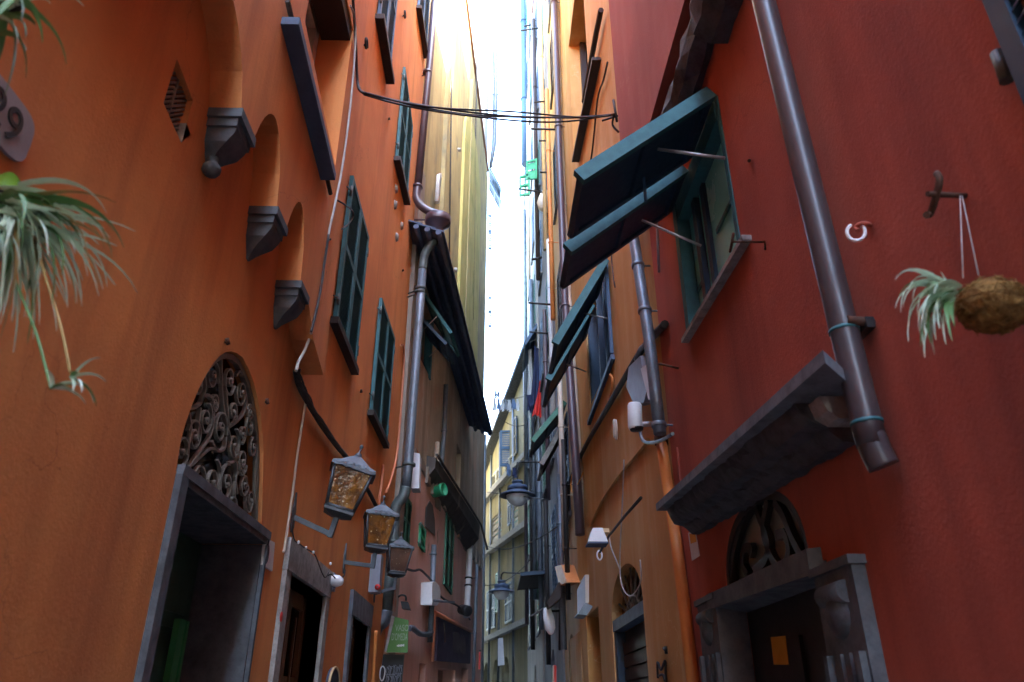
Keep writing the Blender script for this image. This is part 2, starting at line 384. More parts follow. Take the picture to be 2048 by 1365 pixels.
def text_mesh(body, origin, xd, yd, size, mat, parent, name='lettering', ext=.002, sx=1.0, bold=0):
    c = bpy.data.curves.new('t', 'FONT'); c.body = body; c.size = size; c.extrude = ext; c.align_x = 'CENTER'; c.align_y = 'CENTER'; c.offset = bold
    o = bpy.data.objects.new('t', c); COL.objects.link(o); dg = bpy.context.evaluated_depsgraph_get()
    me = bpy.data.meshes.new_from_object(o.evaluated_get(dg)); bpy.data.objects.remove(o)
    zd = xd.cross(yd).normalized(); base = ROOT[parent.name]
    for v in me.vertices: v.co = origin + xd * v.co.x * sx + yd * v.co.y + zd * v.co.z - base
    me.materials.clear(); me.materials.append(mat); ob = bpy.data.objects.new(name, me); COL.objects.link(ob); ob.parent = parent
    ROOT[ob.name] = base; return ob
def pipe(name, pts, r, mat, label, cat='drainpipe', rings=(), ringmat=None, group=None, n=14, W=None):
    t = thing(name, label, cat, pts[-1], group); part('pipe', MB().tube(pts, r, n), mat, t)
    for f in rings:
        L = [(Vector(pts[i + 1]) - Vector(pts[i])).length for i in range(len(pts) - 1)]; d = f * sum(L)
        for i, l in enumerate(L):
            if d <= l or i == len(L) - 1: break
            d -= l
        a, b = Vector(pts[i]), Vector(pts[i + 1]); u = (b - a).normalized(); p = a + u * d
        mb = MB().tube([p - u * .018, p - u * .016, p + u * .016, p + u * .018], [r * 1.02, r * 1.22, r * 1.22, r * 1.02], n)
        if W: mb.tube([p, p - W.n * (r + .12)], .008, 6)
        part('bracket', mb, ringmat or mat, t)
    return t
def wire(name, pts, r, mat, label, cat='cable', n=6, sm=6, group=None):
    return single(name, MB().tube(spline(pts, sm) if sm else pts, r, n), mat, label, cat, group)

# ------------------------------------------------------------------ ground
g = MB(); g.add([(-300, -300, 0), (300, -300, 0), (300, 300, 0), (-300, 300, 0)], [[0, 1, 2, 3]])
go = part('ground', g, M['paving'], loc=(0, 0, 0)); tag(go, 'grey stone paving of the alley floor', 'ground', kind='structure')

# ------------------------------------------------------------------ walls of the alley (real plan of the street)
WL = Wall((-1.35, 0), (-1.35, 10), 1)            # left orange house, lower wall
W2 = Wall((-1.33, 10.12), (-.02, 23.8), 1)        # left stained house; the alley bends right
WR = Wall((1.30, 0), (1.30, 10), -1)             # right houses
W4 = Wall((1.22, 28.0), (-.70, 38.5), -1)        # far cream house across the end
if W4.n.y > 0: W4.n = -W4.n
JL = .15; JR = .16                               # jetties (projecting upper storeys)

# ================================================================== LEFT: orange house
LO = thing('apartment_building', 'orange plastered house with stone corbels and jettied upper floors on the left', 'building', (-1.35, 4, 0))
holes = []; jholes = []
LEND = 10.1
# --- corbels and jetty
NEAR = [.2, .95, 1.64, 2.68, 3.36, 3.98]; SW = .21; ZC = 4.06
JZ = 3.86
jet = [(-22, 3.86)]
def arch(s0, s1, z0, rise, n=12):
    return [(s0 + (s1 - s0) * i / n, z0 + rise * max(0, math.sin(math.pi * i / n)) ** .62) for i in range(n + 1)]
jet = [(.1, 13.4), (.1, ZC), (NEAR[0], ZC)]
for i, a in enumerate(NEAR):
    zc = ZC + (.06 if i < 4 else (-.0 if i == 4 else -.10))
    jet.append((a, zc)); jet.append((a + SW, zc))
    if i < len(NEAR) - 1:
        zn = ZC + (.06 if i + 1 < 4 else (-.0 if i + 1 == 4 else -.10))
        pts = arch(a + SW, NEAR[i + 1], (zc + zn) / 2, .37); jet += pts[1:-1]
jet += [(NEAR[-1] + SW + .05, 3.92), (4.45, 3.78), (4.82, 3.69), (4.82, 13.4)]
# long window in the jetty
q1 = [(3.30, 6.62), (4.42, 6.62), (4.42, 5.20), (3.30, 5.42)]
jholes.append((q1, .40))
part('jetty', wall_mesh(WL, jet, jholes, 4.5, .4, JL), M['orange'], LO)
w = pane(LO, WL, q1, .36 - JL, M['glass'])
mb = MB()
for a, b in ((3.31, 3.40), (3.80, 3.88), (4.32, 4.41)): mb.wbox(WL, a, b, 5.2, 6.61, -.20, -.12)
mb.wbox(WL, 3.40, 4.32, 6.52, 6.60, -.195, -.125); mb.wbox(WL, 3.40, 4.32, 5.2, 5.5, -.195, -.125)
parts('frame', mb, M['creamwood'], w)
mb = MB(); mb.wbox(WL, 3.30, 4.42, 6.50, 6.615, -.10, JL - .012); part('lintel', mb, M['wooddark'], w)
a = WL.S(598, 42, JL + .09); b = WL.S(668, 352, JL + .09)
sill_part(w, WL, a[0] - .02, b[0] + .01, a[1] - .05, b[1] - .03, JL + .10, .055, M['slate'])
mb = MB(); p0 = WL.P(575, 2, JL + .02); p1 = WL.P(661, 388, JL + .02); mb.tube([p0, p1], .016, 6); parts('moulding', mb, M['wooddark'], w)  # dark rod stands in for the sill's shadow line on the wall
for i, a in enumerate(NEAR):
    zc = ZC + (.06 if i < 4 else (-.0 if i == 4 else -.10)) - .003; mb = MB(); c = a + SW / 2; e = SW / 2
    mb.wbox(WL, c - e - .004, c + e + .004, zc - .05, zc, -.02, JL + .010)
    mb.wbox(WL, c - e + .01, c + e - .01, zc - .095, zc - .0505, -.02, JL - .008)
    lv = [(.0955, e - .022, JL - .012), (.125, e - .026, JL - .02), (.17, e * .72, JL * .68), (.21, e * .5, JL * .40), (.245, e * .3, JL * .2), (.28, e * .12, .012)]
    vs = [WL.w(c + sx * w_, zc - z_, o_) for z_, w_, d_ in lv for sx, o_ in ((-1, -.02), (-1, d_), (1, d_), (1, -.02))]
    mb.add(vs, [[0, 1, 2, 3], [4 * len(lv) - 1 - k for k in range(4)]] + [[4 * a_ + k, 4 * a_ + 4 + k, 4 * a_ + 4 + (k + 1) % 4, 4 * a_ + (k + 1) % 4] for a_ in range(len(lv) - 1) for k in range(4)])
    if i == 3: mb.lathe(WL.w(c - .03, zc - .29, .04), (0, 0, 1), [(.001, -.045), (.03, -.04), (.042, -.02), (.042, .0), (.03, .015), (.02, .03), (.03, .05)], 14)
    part('corbel', mb, M['framestone'], LO, 'grey stone corbel with a round scroll foot' if i == 3 else None)
# --- diamond opening
dq = [WL.S(*p) for p in ((354, 118), (386, 202), (363, 288), (327, 206))]
holes.append((dq, .07)); dm = pane(LO, WL, dq, .066, M['dark'], 'diamond_window')
mb = MB(); cx = sum(a for a, b in dq) / 4; cz = sum(b for a, b in dq) / 4
e1 = ((dq[1][0] - dq[3][0]) / 2, (dq[1][1] - dq[3][1]) / 2); e2 = ((dq[0][0] - dq[2][0]) / 2, (dq[0][1] - dq[2][1]) / 2)
for k in range(-9, 10):
    for j in range(-7, 8):
        u, v = j * .17 + (k % 2) * .085, k * .11
        if abs(u) + abs(v) < .93:
            s_, z_ = cx + u * e1[0] + v * e2[0], cz + u * e1[1] + v * e2[1]
            mb.tube([WL.w(s_ - .011, z_ - .014, -.045), WL.w(s_ + .011, z_ + .012, -.03)], .0075, 5)
mb.tube([WL.w(cx, dq[0][1] - .02, -.03), WL.w(cx, dq[2][1] + .02, -.03)], .007, 6)
part('grille', mb, M['irongrey'], dm)
mb = MB(); mb.prism([WL.w(dq[2][0], dq[2][1] + .008, -.06), WL.w(dq[2][0] + .055, dq[2][1] + .10, -.06), WL.w(dq[2][0] + .0, dq[2][1] + .115, -.06)], WL.n * .06); part('sill', mb, M['palestone'], dm)

# --- door with arched fanlight
D0, D1, DZ = 3.20, 4.50, 2.49
FO = [WL.S(*p) for p in ((352, 944), (362, 880), (372, 845), (385, 808), (400, 773), (415, 745), (428, 725), (440, 712), (451, 705), (462, 703), (474, 706), (486, 716), (497, 737), (507, 762), (515, 795), (521, 830), (525, 865), (527, 905), (526, 960), (523, 1060))]
FO = [(min(max(a, D0 - .16), D1 + .03), max(b, DZ + .012)) for a, b in FO]
def fan(k=0.0):
    c = sum(a for a, b in FO) / len(FO); return [(c + (a - c) * (1 - k), DZ + .01 + (b - DZ - .01) * (1 - k)) for a, b in FO]
holes.append(([(D0, 0.02), (D1, 0.02), (D1, DZ), (D0, DZ)], .36)); holes.append((fan(), .10))
fl = pane(LO, WL, fan(), .095, M['glass'], 'fanlight')
mb = MB()
def zpx(x, y): return (240 + x / 3.592, 660 + y / 3.592)
def fz(x, y): return WL.S(*zpx(x, y))
SPI = [(605, 395, .055, 1, 1), (705, 335, .085, 1, 0), (825, 360, .085, -1, 0), (908, 450, .08, 1, 2), (720, 535, .045, -1, 2), (850, 592, .06, 1, 3), (658, 645, .08, -1, 1), (762, 712, .095, 1, 0),
       (578, 768, .08, -1, 2), (486, 870, .10, 1, 2), (968, 695, .08, 1, 0), (855, 830, .09, -1, 1), (916, 750, .06, 1, 2), (990, 850, .07, 1, 0), (915, 945, .08, -1, 0), (604, 1095, .085, 1, 0),
       (708, 1095, .115, -1, 1), (802, 1110, .105, 1, 1), (930, 1110, .065, -1, 0), (966, 1225, .075, 1, 2), (842, 1290, .07, 1, 0), (965, 600, .05, -1, 2)]
for x, y, r, dr, ph in SPI:
    cs, cz = fz(x, y); pts = []
    for i in range(27):
        t = i / 26; a = ph * math.pi / 2 + dr * t * 2 * math.pi * 1.6; rr = r * .92 * (1 - t) ** .9 + .008
        pts.append(WL.w(cs + rr * math.cos(a), cz + rr * math.sin(a), -.03))
    mb.strip(pts, None, .010, .018, WL.n)
    mb.tube([WL.w(cs, cz, -.045), WL.w(cs, cz, -.012)], .011, 7)
STEM = [[(880, 1340), (862, 1180), (875, 1000), (840, 820), (790, 600), (770, 400), (768, 200)],
        [(440, 1050), (500, 1040), (600, 900), (690, 760), (712, 640), (715, 560)],
        [(500, 545), (560, 565), (620, 530), (650, 470), (700, 490), (725, 560)],
        [(540, 600), (555, 720), (545, 790), (520, 900)], [(620, 560), (605, 700), (600, 800)], [(650, 330), (655, 420), (625, 520)],
        [(820, 700), (880, 655), (930, 590), (945, 500), (930, 430)], [(700, 800), (740, 870), (790, 850), (800, 770)],
        [(560, 970), (680, 860), (740, 860)], [(800, 440), (810, 560), (820, 700)], [(880, 900), (900, 1000), (870, 1060), (880, 1180)],
        [(820, 960), (870, 930), (890, 840)], [(950, 560), (985, 560), (1000, 650)], [(905, 1000), (930, 1060), (960, 1160), (965, 1300)],
        [(740, 1180), (780, 1290), (820, 1230), (830, 1130)], [(610, 1010), (560, 1100), (600, 1165)], [(690, 1230), (730, 1215), (750, 1100), (770, 1000)],
        [(1005, 620), (1015, 900), (1000, 1250)], [(870, 330), (900, 300), (940, 360)]]
for st in STEM:
    pts = [WL.w(*fz(*p), -.033) for p in st]; mb.strip(spline(pts, 7), None, .014, .02, WL.n)
mb.strip([WL.w(a, b, -.035) for a, b in fan(.03)], None, .03, .03, WL.n)
part('grille', mb, M['irongrey'], fl)
door = MB(); door.wbox(WL, D0 + .01, D1 - .01, .02, DZ - .002, -.41, -.355)
dr = part('door', door, M['doorgreen'], LO)
mb = MB()
for (a, b) in ((D0 + .08, D0 + .62), (D0 + .70, D1 - .08)):
    for (z0, z1) in ((.25, 1.0), (1.12, 1.90), (1.98, 2.36)):
        mb.wbox(WL, a, b, z0, z1, -.354, -.335); mb.wbox(WL, a + .07, b - .07, z0 + .07, z1 - .07, -.334, -.322)
parts('panel', mb, M['doorgreen'], dr)
mb = MB(); mb.wbox(WL, D1 - .30, D1 - .22, .02, 2.02, -.318, -.285); mb.wbox(WL, D1 - .17, D1 - .14, .02, 2.02, -.318, -.295); parts('moulding', mb, M['doorgreen_lit'], dr)  # brighter green strips paint the lit edge of the leaf
mb = MB()
mb.wbox(WL, D0 - .075, D0 + .0, .0, DZ + .0, -.05, .03)
mb.prism([WL.w(D0 - .075, DZ + .001, .03), WL.w(D1 + .03, DZ + .001, .03), WL.w(D1 + .03, DZ + .048, .03), WL.w(D0 - .06, DZ + .048, .03)], WL.n * -.07)
part('door_frame', mb, M['framestone'], LO)
mb = MB(); mb.wbox(WL, D1 - .002, D1 + .028, 0, DZ - .032, -.30, .022); mb.wbox(WL, D1 - .02, D1 - .0025, 0, DZ - .033, -.352, -.0); part('door_jamb', mb, M['framestone'], LO)
mb = MB(); mb.wbox(WL, D0 + .001, D1 - .022, DZ - .001 - .03, DZ - .001, -.355, .026); part('lintel', mb, M['darkstone'], LO)

# --- doors 2 and 3
def shop_door(s0, s1, zt, fw, lh, mat_door, warm):
    holes.append(([(s0 + fw, .02), (s1 - fw, .02), (s1 - fw, zt - lh), (s0 + fw, zt - lh)], .20))
    d = MB(); d.wbox(WL, s0 + fw, s1 - fw, .02, zt - lh, -.195, -.16); dd = part('door', d, mat_door, LO)
    m = (s0 + s1) / 2; mb = MB(); gb = MB()
    for a, b in ((s0 + fw + .03, m - .01), (m + .01, s1 - fw - .03)):
        mb.wbox(WL, a, a + .09, .05, zt - lh - .03, -.159, -.115); mb.wbox(WL, b - .09, b, .05, zt - lh - .03, -.159, -.115)
        for z in (.1, .9, 1.7, zt - lh - .13): mb.wbox(WL, a + .09, b - .09, z, z + .10, -.158, -.117)
        gb.wbox(WL, a + .09, b - .09, 1.0, zt - lh - .13, -.156, -.145)
    part('frame', mb, mat_door, dd); parts('glass_pane', gb, M['glass'], dd)
    if warm:
        mb = MB()
        for a in (m - .16, m + .22): mb.wbox(WL, a, a + .018, .2, zt - lh - .2, -.114, -.10)
        parts('moulding', mb, M['woodbrown'], dd, 'light worn wooden moulding')
    fr = MB(); fr.wbox(WL, s0, s0 + fw, 0, zt - lh - .001, -.15, .03); fr.wbox(WL, s1 - fw, s1, 0, zt - lh - .001, -.15, .03)
    fr.wbox(WL, s0 - .01, s1 + .01, zt - lh, zt, -.15, .035); parts('door_frame', fr, M['palestone'] if warm else M['stone'], LO)
shop_door(4.98, 6.40, 2.60, .13, .20, M['woodbrown'], True)
shop_door(7.45, 8.75, 2.61, .12, .22, M['woodbrown'], False)

# --- shuttered windows
shutter_window(LO, WL, [(698, 345), (730, 468), (708, 742), (667, 640)], M['teal'], holes, 44, sill=(.03, .07, .06, 'wooddark'))
shutter_window(LO, WL, [(757, 590), (785, 675), (770, 888), (740, 825)], M['teal'], holes, 44, sill=(.03, .07, .06, 'wooddark'))
shutter_window(LO, WL, [(807, 141), (823, 262), (809, 392), (789, 308)], M['teal'], holes, 34, sill=(.03, .09, .07, 'wooddark'))
shutter_window(LO, WL, [(783, -200), (800, -60), (772, 140), (752, 20)], M['blue'], holes, 40, sill=(.03, .10, .07, 'wooddark'))
shutter_window(LO, WL, [(852, -160), (866, -60), (846, 78), (832, -10)], M['blue'], holes, 40, sill=(.03, .09, .07, 'wooddark'))
outer = [(0, 0), (LEND, 0), (LEND, 13.4), (4.84, 13.4), (4.84, 4.85), (0, 4.85)]
part('wall', wall_mesh(WL, outer, holes, 5.0), M['orange'], LO)
mb = MB(); mb.hexa([WL.w(.0, 13.42, .0), WL.w(LEND + .1, 13.42, .0), WL.w(LEND + .1, 13.42, -5.2), WL.w(.0, 13.42, -5.2)],
                   [WL.w(.0, 13.6, .0), WL.w(LEND + .1, 13.6, .0), WL.w(LEND + .1, 15.6, -2.5), WL.w(.0, 15.6, -2.5)])
part('roof', mb, M['tile'], LO)
LB0 = thing('apartment_building', 'unseen house behind the viewer on the left, height set for the light', 'building', WL.w(-10, 0))  # out of view; height admits sky light and keeps direct sun off
part('wall', wall_mesh(WL, [(-24, 0), (-.01, 0), (-.01, 10.8), (-24, 10.8)], [], 4.5, off=.02), M['orange'], LB0)
mb = MB(); mb.wbox(WL, -24.1, -.05, 10.82, 11.0, -4.8, .2); part('roof', mb, M['tile'], LB0)
# small plaster vents
for x, y in ((791, 378), (789, 410), (802, 452), (792, 475)):
    c = WL.P(x, y); part('vent_cap', MB().lathe(c, WL.n, [(.0, .03), (.05, .03), (.065, .0), (.065, -.02)], 12), M['palestone'], LO)

# ================================================================== LEFT: stained house with yellow tower
LS = thing('apartment_building', 'narrow stained house with salmon base, slate pent roof and tall yellow upper wall', 'building', W2.w(5, 0))
h2 = []; END2 = 11.0
ZP = 5.15     # salmon below, brown above
# shutters in the salmon wall
shutter_window(LS, W2, [(893, 985), (905, 1030), (903, 1192), (885, 1168)], M['green'], h2, 40, sill=None)
shutter_window(LS, W2, [(804, 985), (818, 1005), (815, 1095), (797, 1085)], M['green'], h2, 40)
win = shutter_window(LS, W2, [(838, 1045), (848, 1062), (846, 1105), (836, 1092)], M['brightgreen'], h2, 16, leaves=1)
for px in ([(833, 1325), (846, 1327), (846, 1500), (833, 1500)], [(872, 1335), (907, 1340), (907, 1500), (872, 1500)], [(921, 1335), (933, 1338), (933, 1500), (921, 1500)]):
    q = sq(quad_sz(W2, px)); q[2] = (q[2][0], .05); q[3] = (q[3][0], .05); h2.append((q, .25)); pane(LS, W2, [(a, b) for a, b in shrink(q, .99)], .24, M['glass'], 'door')
low = [h for h in h2]
part('wall', wall_mesh(W2, [(0, 0), (END2, 0), (END2, ZP), (0, ZP)], low, 4.0, off=.012), M['pink'], LS, 'salmon plastered ground floor wall')
bh = []
# teal top-hung shutter window under the pent roof is added below; niche
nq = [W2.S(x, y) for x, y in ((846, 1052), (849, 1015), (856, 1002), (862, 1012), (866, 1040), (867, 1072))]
SPL = [(0, ZP + .002), (END2, ZP + .002), (END2, 9.6), (0, 9.2)]
TW = [W2.S(840, 560), W2.S(862, 640), W2.S(862, 760), W2.S(841, 720)]; TW = sq(TW); bh.append((TW, .2))
tw = pane(LS, W2, [(a, b) for a, b in TW], .18, M['dark'])
mb = MB()
for a, b in ((TW[0][0], TW[0][0] + .12), (TW[1][0] - .12, TW[1][0])): mb.wbox(W2, a, b, min(TW[2][1], TW[3][1]), max(TW[0][1], TW[1][1]), -.10, .03)
parts('frame', mb, M['teal'], tw)
NW = sq([W2.S(x, y) for x, y in ((912, 880), (921, 905), (921, 995), (912, 985))]); bh.append((NW, .25)); pane(LS, W2, NW, .24, M['palestone'])
part('upper_wall', wall_mesh(W2, SPL, bh, 4.0), M['brown'], LS, 'brown water-stained wall')
mb = MB(); mb.hexa([W2.w(-.02, 0, .05), W2.w(.36, 0, .05), W2.w(.36, 9.9, .05), W2.w(-.02, 9.9, .05)], [W2.w(-.02, 0, -.2), W2.w(.36, 0, -.2), W2.w(.36, 9.9, -.2), W2.w(-.02, 9.9, -.2)])
part('quoin', mb, M['mortar'], LS, 'rough broken mortar strip')
# plaster ledge: broken edge between brown and salmon
mb = MB(); n = 40
for i in range(n):
    a = 0.40 + (END2 - .5) * i / n; b = .40 + (END2 - .5) * (i + 1) / n; k = .05 + .10 * random.random()
    mb.wbox(W2, a, b, ZP - k * 2.4, ZP + .05, -.02, .018 + .05 * random.random())
part('broken_render', mb, M['mortar'], LS)
# yellow tower wall in bays
yh = []
yq = sq([W2.S(x, y, -.05) for x, y in ((889, 152), (897, 175), (897, 203), (887, 203))]); yh.append((yq, .2)); pane(LS, W2, yq, .24, M['dark'])
part('tower_wall', wall_mesh(W2, [(0, 8.8), (END2, 8.8), (END2, 18.4), (7.6, 18.9), (5.2, 19.3), (0, 20.4)], yh, 4.0, off=-.04), M['yellow'], LS, 'tall faded yellow plaster wall')
mb = MB(); c0 = W2.S(945, 265, .1)
sa, sb = W2.S(925, 600, .1)[0], W2.S(962, 600, .1)[0]
pts = [(sa, 8.9), (sb, 8.9), (sb, 15.0)] + [((sa + sb) / 2 + (sb - sa) / 2 * math.cos(math.pi * i / 10), 15.0 + 1.6 * math.sin(math.pi * i / 10)) for i in range(1, 10)] + [(sa, 15.0)]
mb.prism([W2.w(a, b, -.10) for a, b in pts], W2.n * .13); part('buttress', mb, M['green_y'], LS, 'round-topped buttress with green moss')
mb = MB()
for s_, wd_, z1 in ((2.2, .12, 17.5), (5.9, .08, 17.9)): mb.wbox(W2, s_, s_ + wd_, 9.0, z1, -.05, .05)
parts('pilaster_strip', mb, M['yellow'], LS)
mb = MB(); mb.wbox(W2, -.1, END2 + .1, 20.45, 20.6, -4.2, .3)
# pent roof of slates
E0 = W2.w(.30, 9.62, .72); E1 = None
o = .60
e0 = W2.S(888, 462, o); e1 = W2.S(986, 868, o); i0 = (e0[0] - .05, e0[1] + .10); i1 = (e1[0] - .6, e1[1] - .10)
mb = MB(); nn = 26
for i in range(nn):
    t0 = i / nn; t1 = (i + 1) / nn + .0015
    for r in range(3):
        v0 = r / 3; v1 = (r + 1) / 3 + .12; v1 = min(v1, 1.0) if r == 2 else v1
        def pp(t, v, up):
            s_ = e0[0] + (e1[0] - e0[0]) * t; zo = e0[1] + (e1[1] - e0[1]) * t; zi = zo + .22
            return W2.w(s_, zi + (zo - zi) * v + up, -.02 + (o + .02) * v)
        j = random.random() * .012; k = .05 * (2 - r)* .35
        mb.hexa([pp(t0, v0, k - .028 + j), pp(t1, v0, k - .028 + j), pp(t1, v1, k + j - .028), pp(t0, v1, k + j - .028)], [pp(t0, v0, k + j), pp(t1, v0, k + j), pp(t1, v1, k + j), pp(t0, v1, k + j)])
pr_ = part('pent_roof', mb, M['slate'], LS, 'dark slate pent roof')
mb = MB()
for v in (.30, .58, .86):
    pts = []
    for i in range(21):
        t = i / 20; s_ = e0[0] + (e1[0] - e0[0]) * t; zo = e0[1] + (e1[1] - e0[1]) * t; pts.append(W2.w(s_, zo + .22 * (1 - v) - .05 + .008 * math.sin(i * 2.3), (o + .02) * v - .02))
    mb.tube(pts, .045, 8)
parts('roll', mb, M['slate'], pr_)
# lower canopy: dark stone shelf along the wall
o = .32; c0 = W2.S(889, 912, o); c1 = W2.S(960, 1052, o)
mb = MB(); prof = [(0, -.80), (.12, -.72), (.30, -.50), (o - .02, -.40), (o, -.24), (o, -.18), (0, -.10)]
A_ = [W2.w(c0[0] + .1, c0[1] + z * .55 + .1, q * .5) for q, z in prof]; B_ = [W2.w(c1[0], c1[1] + z + .2, q) for q, z in prof]
n = len(prof); mb.add(A_ + B_, [list(range(n))[::-1], [n + i for i in range(n)]] + [[i, (i + 1) % n, n + (i + 1) % n, n + i] for i in range(n)])
cp = part('canopy', mb, M['soot_shade'], LS, 'sooty plaster canopy over the salmon wall')
mb = MB(); mb.tube([W2.w(c0[0], c0[1] + .02, o * .5 + .03), W2.w(c1[0], c1[1] + .02, o + .03), W2.w(c1[0] + .02, c1[1] - .55, .5)], .025, 6); part('gutter', mb, M['cable'], cp)
# dark arched plate stands in for the shade of a recess
mb = MB(); mb.prism([W2.w(a, b, .02) for a, b in nq], W2.n * .012); part('niche_shade', mb, M['soot_shade'], LS)
mb = MB(); a = W2.P(878, 352, .06); b = W2.P(874, 405, .06); mb.tube([a + W2.n * .05, a, b], .05, 8); part('vent_pipe', mb, M['white'], LS)
mb = MB()
for x0, x1 in ((905, 897), (955, 946)): mb.tube([W2.P(x0, 20, .02), W2.P((x0 + x1) / 2, 330, .02), W2.P(x1, 640, .02)], .018, 5)
parts('wire', mb, M['cable'], LS)
mb = MB()
for px_ in ((919, 300), (936, 470), (912, 540)): c = W2.P(*px_, .0); mb.lathe(c, W2.n, [(.05, -.06), (.05, .03), (.03, .03), (.03, -.05)], 10)
parts('vent', mb, M['palestone'], LS)
# far blue shutters leaning out at the end of the tower
for k, (x0, y0, x1, y1) in enumerate(((978, 335, 1001, 378), (978, 360, 1001, 403))):
    Y = 21.2 + .25 * k; A = at_y(x0, y0, Y); B = at_y(x1, y1, Y); dv = (B - A)
    mb = MB(); louver(mb, A, A + Vector((-.02, .55, 0)), B + Vector((-.02, .55, 0)), B, Vector((.6, 0, .8)), 0, 1, 10, .05, .08); part('shutter', mb, M['blue'], LS)
for (y0, y1) in ((595, 655), (430, 500)):
    A = at_y(976, y0, 21.2); D = at_y(976, y1, 21.2); dx = Vector((.12, .02, 0)); mb = MB()
    louver(mb, A, A + dx, D + dx, D, Vector((0, -1, 0)), 0, 1, 16, .05, .03); part('shutter', mb, M['blue'], LS)
roof = MB(); roof.hexa([W2.w(-.1, 20.42, .0), W2.w(END2 + .0, 18.64, .0), W2.w(END2 + .15, 18.64, -4), W2.w(-.1, 20.42, -4)], [W2.w(-.1, 20.50, .0), W2.w(END2 + .0, 18.70, .0), W2.w(END2 + .15, 19.5, -4), W2.w(-.1, 21.5, -4)])
part('roof', roof, M['tile'], LS)
# top-hung flaps (the alley's outward folding shutters)
def flap(bld_win, W, hn, on, hf, mat, rods=True, th=.05, ns=16, rod_mat=None):
    H = W.P(*hn, .03); s0 = (H - W.o).dot(W.d); pl = W.w(s0, 0, 0)
    D = on_plane(*on, pl, W.d); F = W.P(*hf, .03); s1 = (F - W.o).dot(W.d)
    B = H + W.d * (s1 - s0); C = D + W.d * (s1 - s0); nrm = (B - H).cross(D - H).normalized()
    if nrm.z < 0: nrm = -nrm
    mb = MB(); louver(mb, H, B, C, D, nrm, 0, 1, ns, th, .06, (.5,), -1)
    # solid backing board
    fl_ = part('shutter', mb, mat, bld_win)
    if rods:
        rb = MB(); m = H * .45 + D * .55
        for q, ss in ((m, s0), (B * .45 + C * .55, s1)): rb.tube([q - nrm * .01, W.w(ss, q.z - .32, .01)], .008, 6)
        parts('stay_rod', rb, rod_mat or M['steel'], bld_win)
    return H, B, C, D
flap(tw, W2, (846, 590), (900, 668), (864, 640), M['teal'])
flap(tw, W2, (842, 640), (890, 690), (858, 690), M['tealdark_shade'], False)

# far end wall with gutter beyond the tower
part('attic_wall', wall_mesh(W2, [(9.9, 18.0), (END2, 18.0), (END2, 24.6), (9.9, 24.6)], [], 3.0, off=-.06), M['white_pl'], LS, 'pale sunlit attic wall rising over the tower roof')
W5 = Wall((-.95, 21.5), (-3.2, 42.0), 1)
LBLOCK = thing('apartment_building', 'unseen pale house added past the bend on the left to block sky light', 'building', W5.w(5, 0))  # added out of view to keep open sky off the far facade
part('wall', wall_mesh(W5, [(0, 0), (20, 0), (20, 15), (0, 15)], [], 4.0), M['cream'], LBLOCK)
mb = MB(); mb.wbox(W5, -.1, 20.1, 15.02, 15.25, -4.2, .3); part('roof', mb, M['tile'], LBLOCK)
YG_ = W2.w(END2, 0).y
t = thing('drainpipe', 'tan and blue drainpipe with short roof gutter against the white sky', 'drainpipe', at_y(989, 330, YG_))
p = [at_y(942, 67, YG_), at_y(975, 78, YG_), at_y(984, 82, YG_), at_y(990, 88, YG_), at_y(991, 180, YG_), at_y(988, 290, YG_), at_y(981, 335, YG_)]
part('gutter', MB().tube(p[:3], .05, 8), M['tan'], t); part('pipe', MB().tube(p[2:], [.07, .095, .095, .085, .06], 8), M['pipegrey'], t); part('bracket', MB().tube([at_y(978, 190, YG_), at_y(998, 190, YG_)], .025, 6), M['iron'], t)

# ================================================================== RIGHT: red house
RO = thing('apartment_building', 'dark red plastered house with carved stone door surround on the right', 'building', (1.3, 3, 0))
rh = []; REND = 5.23
# jetty
jr = wall_mesh(WR, [(.3, 5.44), (5.36, 5.55), (5.36, 14.0), (.3, 14.0)], [], 4.6, .3, JR)
part('jetty', jr, M['redpale'], RO)
# rough stone course under the jetty
def rough(mb, W, prof, s0, s1, n, amp, z_of=None):
    ss = [s0 + (s1 - s0) * i / n for i in range(n + 1)]; m = len(prof); vs = []
    for i, a in enumerate(ss):
        for q, z in prof:
            dz = (z_of(a) if z_of else 0); j = (random.random() - .5) * amp; k = (random.random() - .5) * amp
            vs.append(W.w(a, z + dz + j, q + (k if q > .01 else 0)))
    fs = [list(range(m))[::-1], [n * m + i for i in range(m)]]
    for i in range(n):
        for k in range(m): fs.append([i * m + k, i * m + (k + 1) % m, (i + 1) * m + (k + 1) % m, (i + 1) * m + k])
    return mb.add(vs, fs)
mb = MB(); rough(mb, WR, [(-.02, 5.20), (.05, 5.14), (.12, 5.18), (.15, 5.30), (.135, 5.415), (-.02, 5.415)], 3.02, 4.7, 14, .035, lambda a: .03 * math.sin(a * 3))
part('stone_course', mb, M['darkstone'], RO)
mb = MB(); rough(mb, WR, [(-.02, 4.99), (.10, 4.97), (.19, 5.05), (.20, 5.20), (.17, 5.33), (.14, 5.41), (-.02, 5.41)], 2.62, 3.01, 6, .03)
part('corbel', mb, M['darkstone'], RO)
